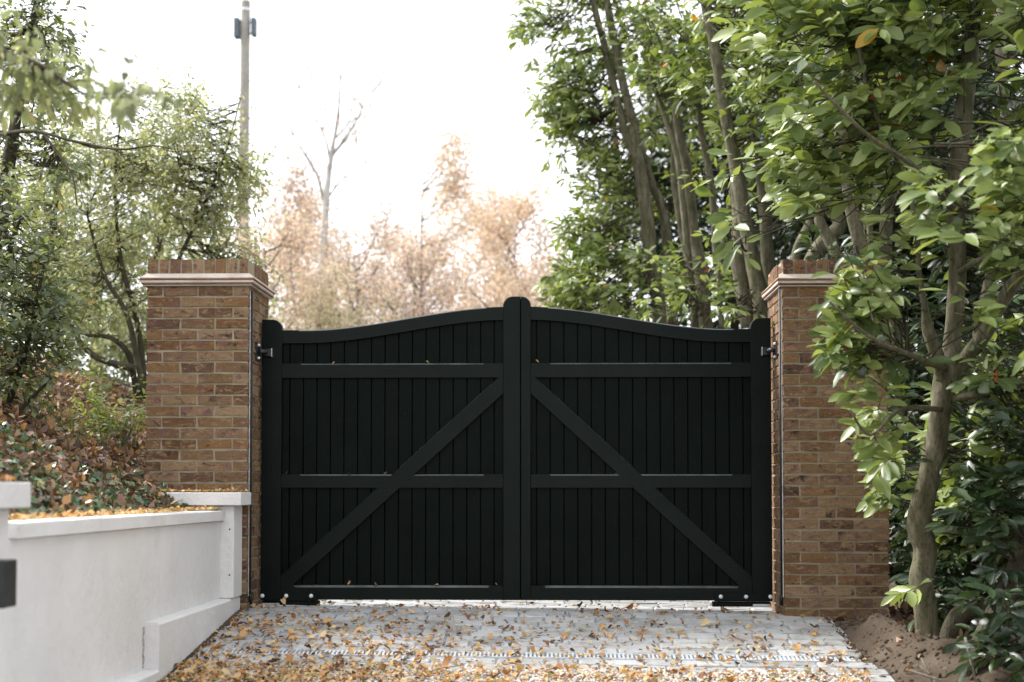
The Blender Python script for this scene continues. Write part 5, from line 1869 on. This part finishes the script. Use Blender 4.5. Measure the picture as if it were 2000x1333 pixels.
for (x0, y0, x1, y1, dd_, r0, lab) in ((1770, 1308, 1905, 1333, 7.9, 0.007, 'pale dead twig lying across the front of the soil heap'),
                                       (1885, 1245, 1910, 1322, 7.9, 0.008, 'short cut stick leaning upright in the soil at the lower right'),
                                       (1800, 1285, 1830, 1310, 7.95, 0.004, 'thin curved twig on the flank of the soil heap')):
    a, b_ = at(x0, y0, dd_), at(x1, y1, dd_ - 0.05)
    a.z = max(a.z, ground_z(a.x, a.y) + 0.008); b_.z = ground_z(b_.x, b_.y) + 0.004
    mb = MB(); mb.tube([a, a.lerp(b_, 0.5) + Vector((0, 0, 0.012)), b_], [r0, r0 * 0.9, r0 * 0.6], 6, wob=0.3)
    mb.tube([a.lerp(b_, 0.45) + Vector((0, 0, 0.01)), a.lerp(b_, 0.3) + Vector((-0.02, 0.05, 0.05))], [r0 * 0.5, r0 * 0.3], 5)
    tag(mb.build('twig', M['twig'], None, smooth=True), lab, 'twig', 'dead twigs on the soil')

# ------------------------------------------------------------------ fallen leaves on the drive, coping and rails
def hue(t):
    return ('dark brown' if t < 0.12 else 'russet brown' if t < 0.32 else 'orange' if t < 0.52 else 'tan' if t < 0.74 else 'pale yellow' if t < 0.95 else 'olive green')


USED = set()


def fallen_set(n_single, x, y, t, Ls, zf_, place, lift=0.003, tilt=0.22):
    n = len(x)
    P, N = on_ground(n, None, None, gz_=zf_, xs=x, ys=y, lift=(lift, lift + 0.008))
    V = flat_leaves(P, N, Ls, 0.62, T_LEAF, tilt, curl=(-0.5, 0.5), fold=(-0.25, 0.6))
    V += RNG.normal(size=V.shape) * (Ls * 0.055)[:, None, None]
    # lift every leaf clear of the surface
    z0 = np.array([zf_(a, b_) for a, b_ in zip(x, y)])
    dz = np.maximum(0, (z0 + 0.004)[:, None] - V[:, :, 2]).max(axis=1)
    V[:, :, 2] += dz[:, None]
    px, py, d = proj(V.mean(axis=1))
    vis = (px > 4) & (px < 1996) & (py > 0) & (py < 1326)
    size = Ls / d
    idx = np.where(vis)[0]
    idx = idx[np.argsort(-size[idx])][:n_single * 6]
    chosen = []
    for i in idx:
        lab = f'{"large " if Ls[i] > 0.055 else "small " if Ls[i] < 0.034 else ""}{hue(t[i])} {place(px[i], py[i])}'
        if lab in USED: continue
        USED.add(lab); chosen.append(i)
        if len(chosen) >= n_single: break
    idx = np.array(chosen, int)
    for i in idx:
        b0 = V[i][0].copy()
        o = leaf_single('fallen_leaf', T_LEAF, V[i], t[i], M['fallen'])
        tag(o, f'{"large " if Ls[i] > 0.055 else "small " if Ls[i] < 0.034 else ""}{hue(t[i])} {place(px[i], py[i])}', 'fallen leaf', 'fallen leaves')
    m_ = np.ones(n, bool); m_[idx] = False
    return V[m_], t[m_]


def tints(n):
    return np.clip(RNG.choice([0.1, 0.28, 0.45, 0.62, 0.78, 0.88, 0.98], n, p=[0.12, 0.17, 0.17, 0.2, 0.2, 0.1, 0.04]) + RNG.normal(size=n) * 0.05, 0, 1)


def place_drive(px, py):
    tx = (px - 440) / (1760 - 440)
    side = ('beside the white wall', 'below the left hinge bolts', 'below the left brace', 'left of the gate centre', 'below the centre posts', 'right of the gate centre',
            'below the right brace', 'below the right hinge bolts', 'by the right pillar')[max(0, min(8, int(tx * 9)))]
    row = 'under the gate' if py < 1195 else 'high on the setts' if py < 1228 else 'midway down the setts' if py < 1258 else 'along the drain' if py < 1282 else 'on the lowest setts'
    return f'fallen leaf {row}, {side}'


def place_gravel(px, py):
    side = ('against the wall foot', 'near the wall', 'left of centre', 'at the centre', 'right of centre', 'by the kerb')[max(0, min(5, int((px - 300) / 240)))]
    return f'fallen leaf on the {"upper edge of the" if py < 1308 else "front"} gravel {side}'


n = 7500
x = rnd(n, -1.82, 2.08); y = rnd(n, -2.03, 1.2)
w = np.array([0.10 + 1.3 * math.exp(-(a + 1.85) / 1.0) * sm(0.1, -1.6, b_) + 0.16 * sm(-0.2, -1.8, b_) + 0.5 * max(0, noise.noise(Vector((a * 2.2, b_ * 2.2, 9)))) * 0.8 for a, b_ in zip(x, y)])
w = w * np.where(y > 0, 0.35, 1.0)
k = rnd(n) < w; x, y = x[k], y[k]; n = len(x)
Ls = rnd(n, 0.014, 0.044) * np.where(rnd(n) < 0.14, 1.7, 1.0)
Va, ta = fallen_set(140, x, y, np.clip(tints(n) - 0.14 * (rnd(n) < 0.7), 0, 1), Ls, drive_z, place_drive)
n = 11000
x = rnd(n, -1.84, 2.0); y = -2.03 - rnd(n) * 1.5
w = np.array([0.14 + 1.2 * math.exp(-(a + 1.9) / 1.3) + 0.5 * max(0, noise.noise(Vector((a * 1.8, b_ * 2.2, 2)))) for a, b_ in zip(x, y)])
k = rnd(n) < w; x, y = x[k], y[k]; n = len(x)
Ls = rnd(n, 0.016, 0.042) * np.where(rnd(n) < 0.1, 1.5, 1.0)
Vb, tb_ = fallen_set(80, x, y, tints(n), Ls, lambda a, b_: drive_z(a, b_) + 0.012, place_gravel)
n = 900
x = rnd(n, -2.13, -1.92); y = -0.7 - rnd(n) * 3.7
Vc, tc_ = fallen_set(22, x, y, np.clip(tints(n) + 0.05, 0, 1), rnd(n, 0.016, 0.04), lambda a, b_: 0.676, lambda px, py: f'fallen leaf on the white wall coping, {("touching the near pier", "a hand from the near pier", "a forearm from the near pier", "in the near third", "just nearer than the middle", "at the middle", "past the middle", "in the far third", "close to the far pier", "touching the far pier")[max(0, min(9, int((px - 30) / 41)))]}', lift=0.004)
n = 160
x = rnd(n, -2.32, -1.79); y = rnd(n, -0.72, -0.42)
Vd, td_ = fallen_set(8, x, y, tints(n), rnd(n, 0.015, 0.035), lambda a, b_: 0.794, lambda px, py: f'fallen leaf on the far white pier cap, {("left end", "left of middle", "middle", "right of middle", "right end")[max(0, min(4, int((px - 312) / 34)))]}', lift=0.002)
n = 120
x = rnd(n, -2.4, -1.78); y = rnd(n, -5.3, -4.67)
Ve, te_ = fallen_set(4, x, y, tints(n), rnd(n, 0.02, 0.045), lambda a, b_: 0.838, lambda px, py: 'fallen leaf on the cap of the near white pier', lift=0.002)
V = np.concatenate([Va, Vb, Vc, Vd, Ve]); tt = np.concatenate([ta, tb_, tc_, td_, te_])
o = leaf_object('fallen_leaves', T_LEAF, V, tt, M['fallen'])
tag(o, 'small dry autumn leaves scattered over the drive and the wall tops', 'fallen leaves', kind='stuff')

rails = [(838, 709, 'on the upper rail near the centre of the left gate leaf'), (650, 709, 'on the upper rail near the hinge of the left gate leaf'), (558, 927, 'on the middle rail beside the left hinge stile'),
         (682, 927, 'on the middle rail left of the brace crossing'), (750, 927, 'on the middle rail touching the left brace'), (680, 1144, 'on the bottom rail, left quarter of the gate'),
         (848, 1144, 'on the bottom rail, middle of the left leaf'), (972, 1144, 'on the bottom rail beside the left centre post'), (1053, 709, 'on the upper rail beside the right centre post'),
         (1200, 927, 'on the middle rail at the right brace crossing'), (735, 1144, 'on the bottom rail between the left bolts and the middle')]
for px_, py_, lab in rails:
    p = at(px_, py_, 10.4 + 0.018); p.z = gz(py_) + 0.002
    P = np.array([tuple(p)]); L_ = rnd(1, 0.025, 0.042)
    V = flat_leaves(P, np.array([[0, 0, 1.0]]), L_, 0.6, T_LEAF, 0.3, curl=(0.2, 0.9), fold=(0.1, 0.6))
    V[:, :, 2] += max(0, p.z - V[:, :, 2].min()); V[:, :, 1] = np.minimum(V[:, :, 1], BY0 - 0.002)
    t = float(tints(1)[0])
    tag(leaf_single('fallen_leaf', T_LEAF, V[0], t, M['fallen']), f'{hue(t)} leaf {lab}', 'fallen leaf', 'fallen leaves')
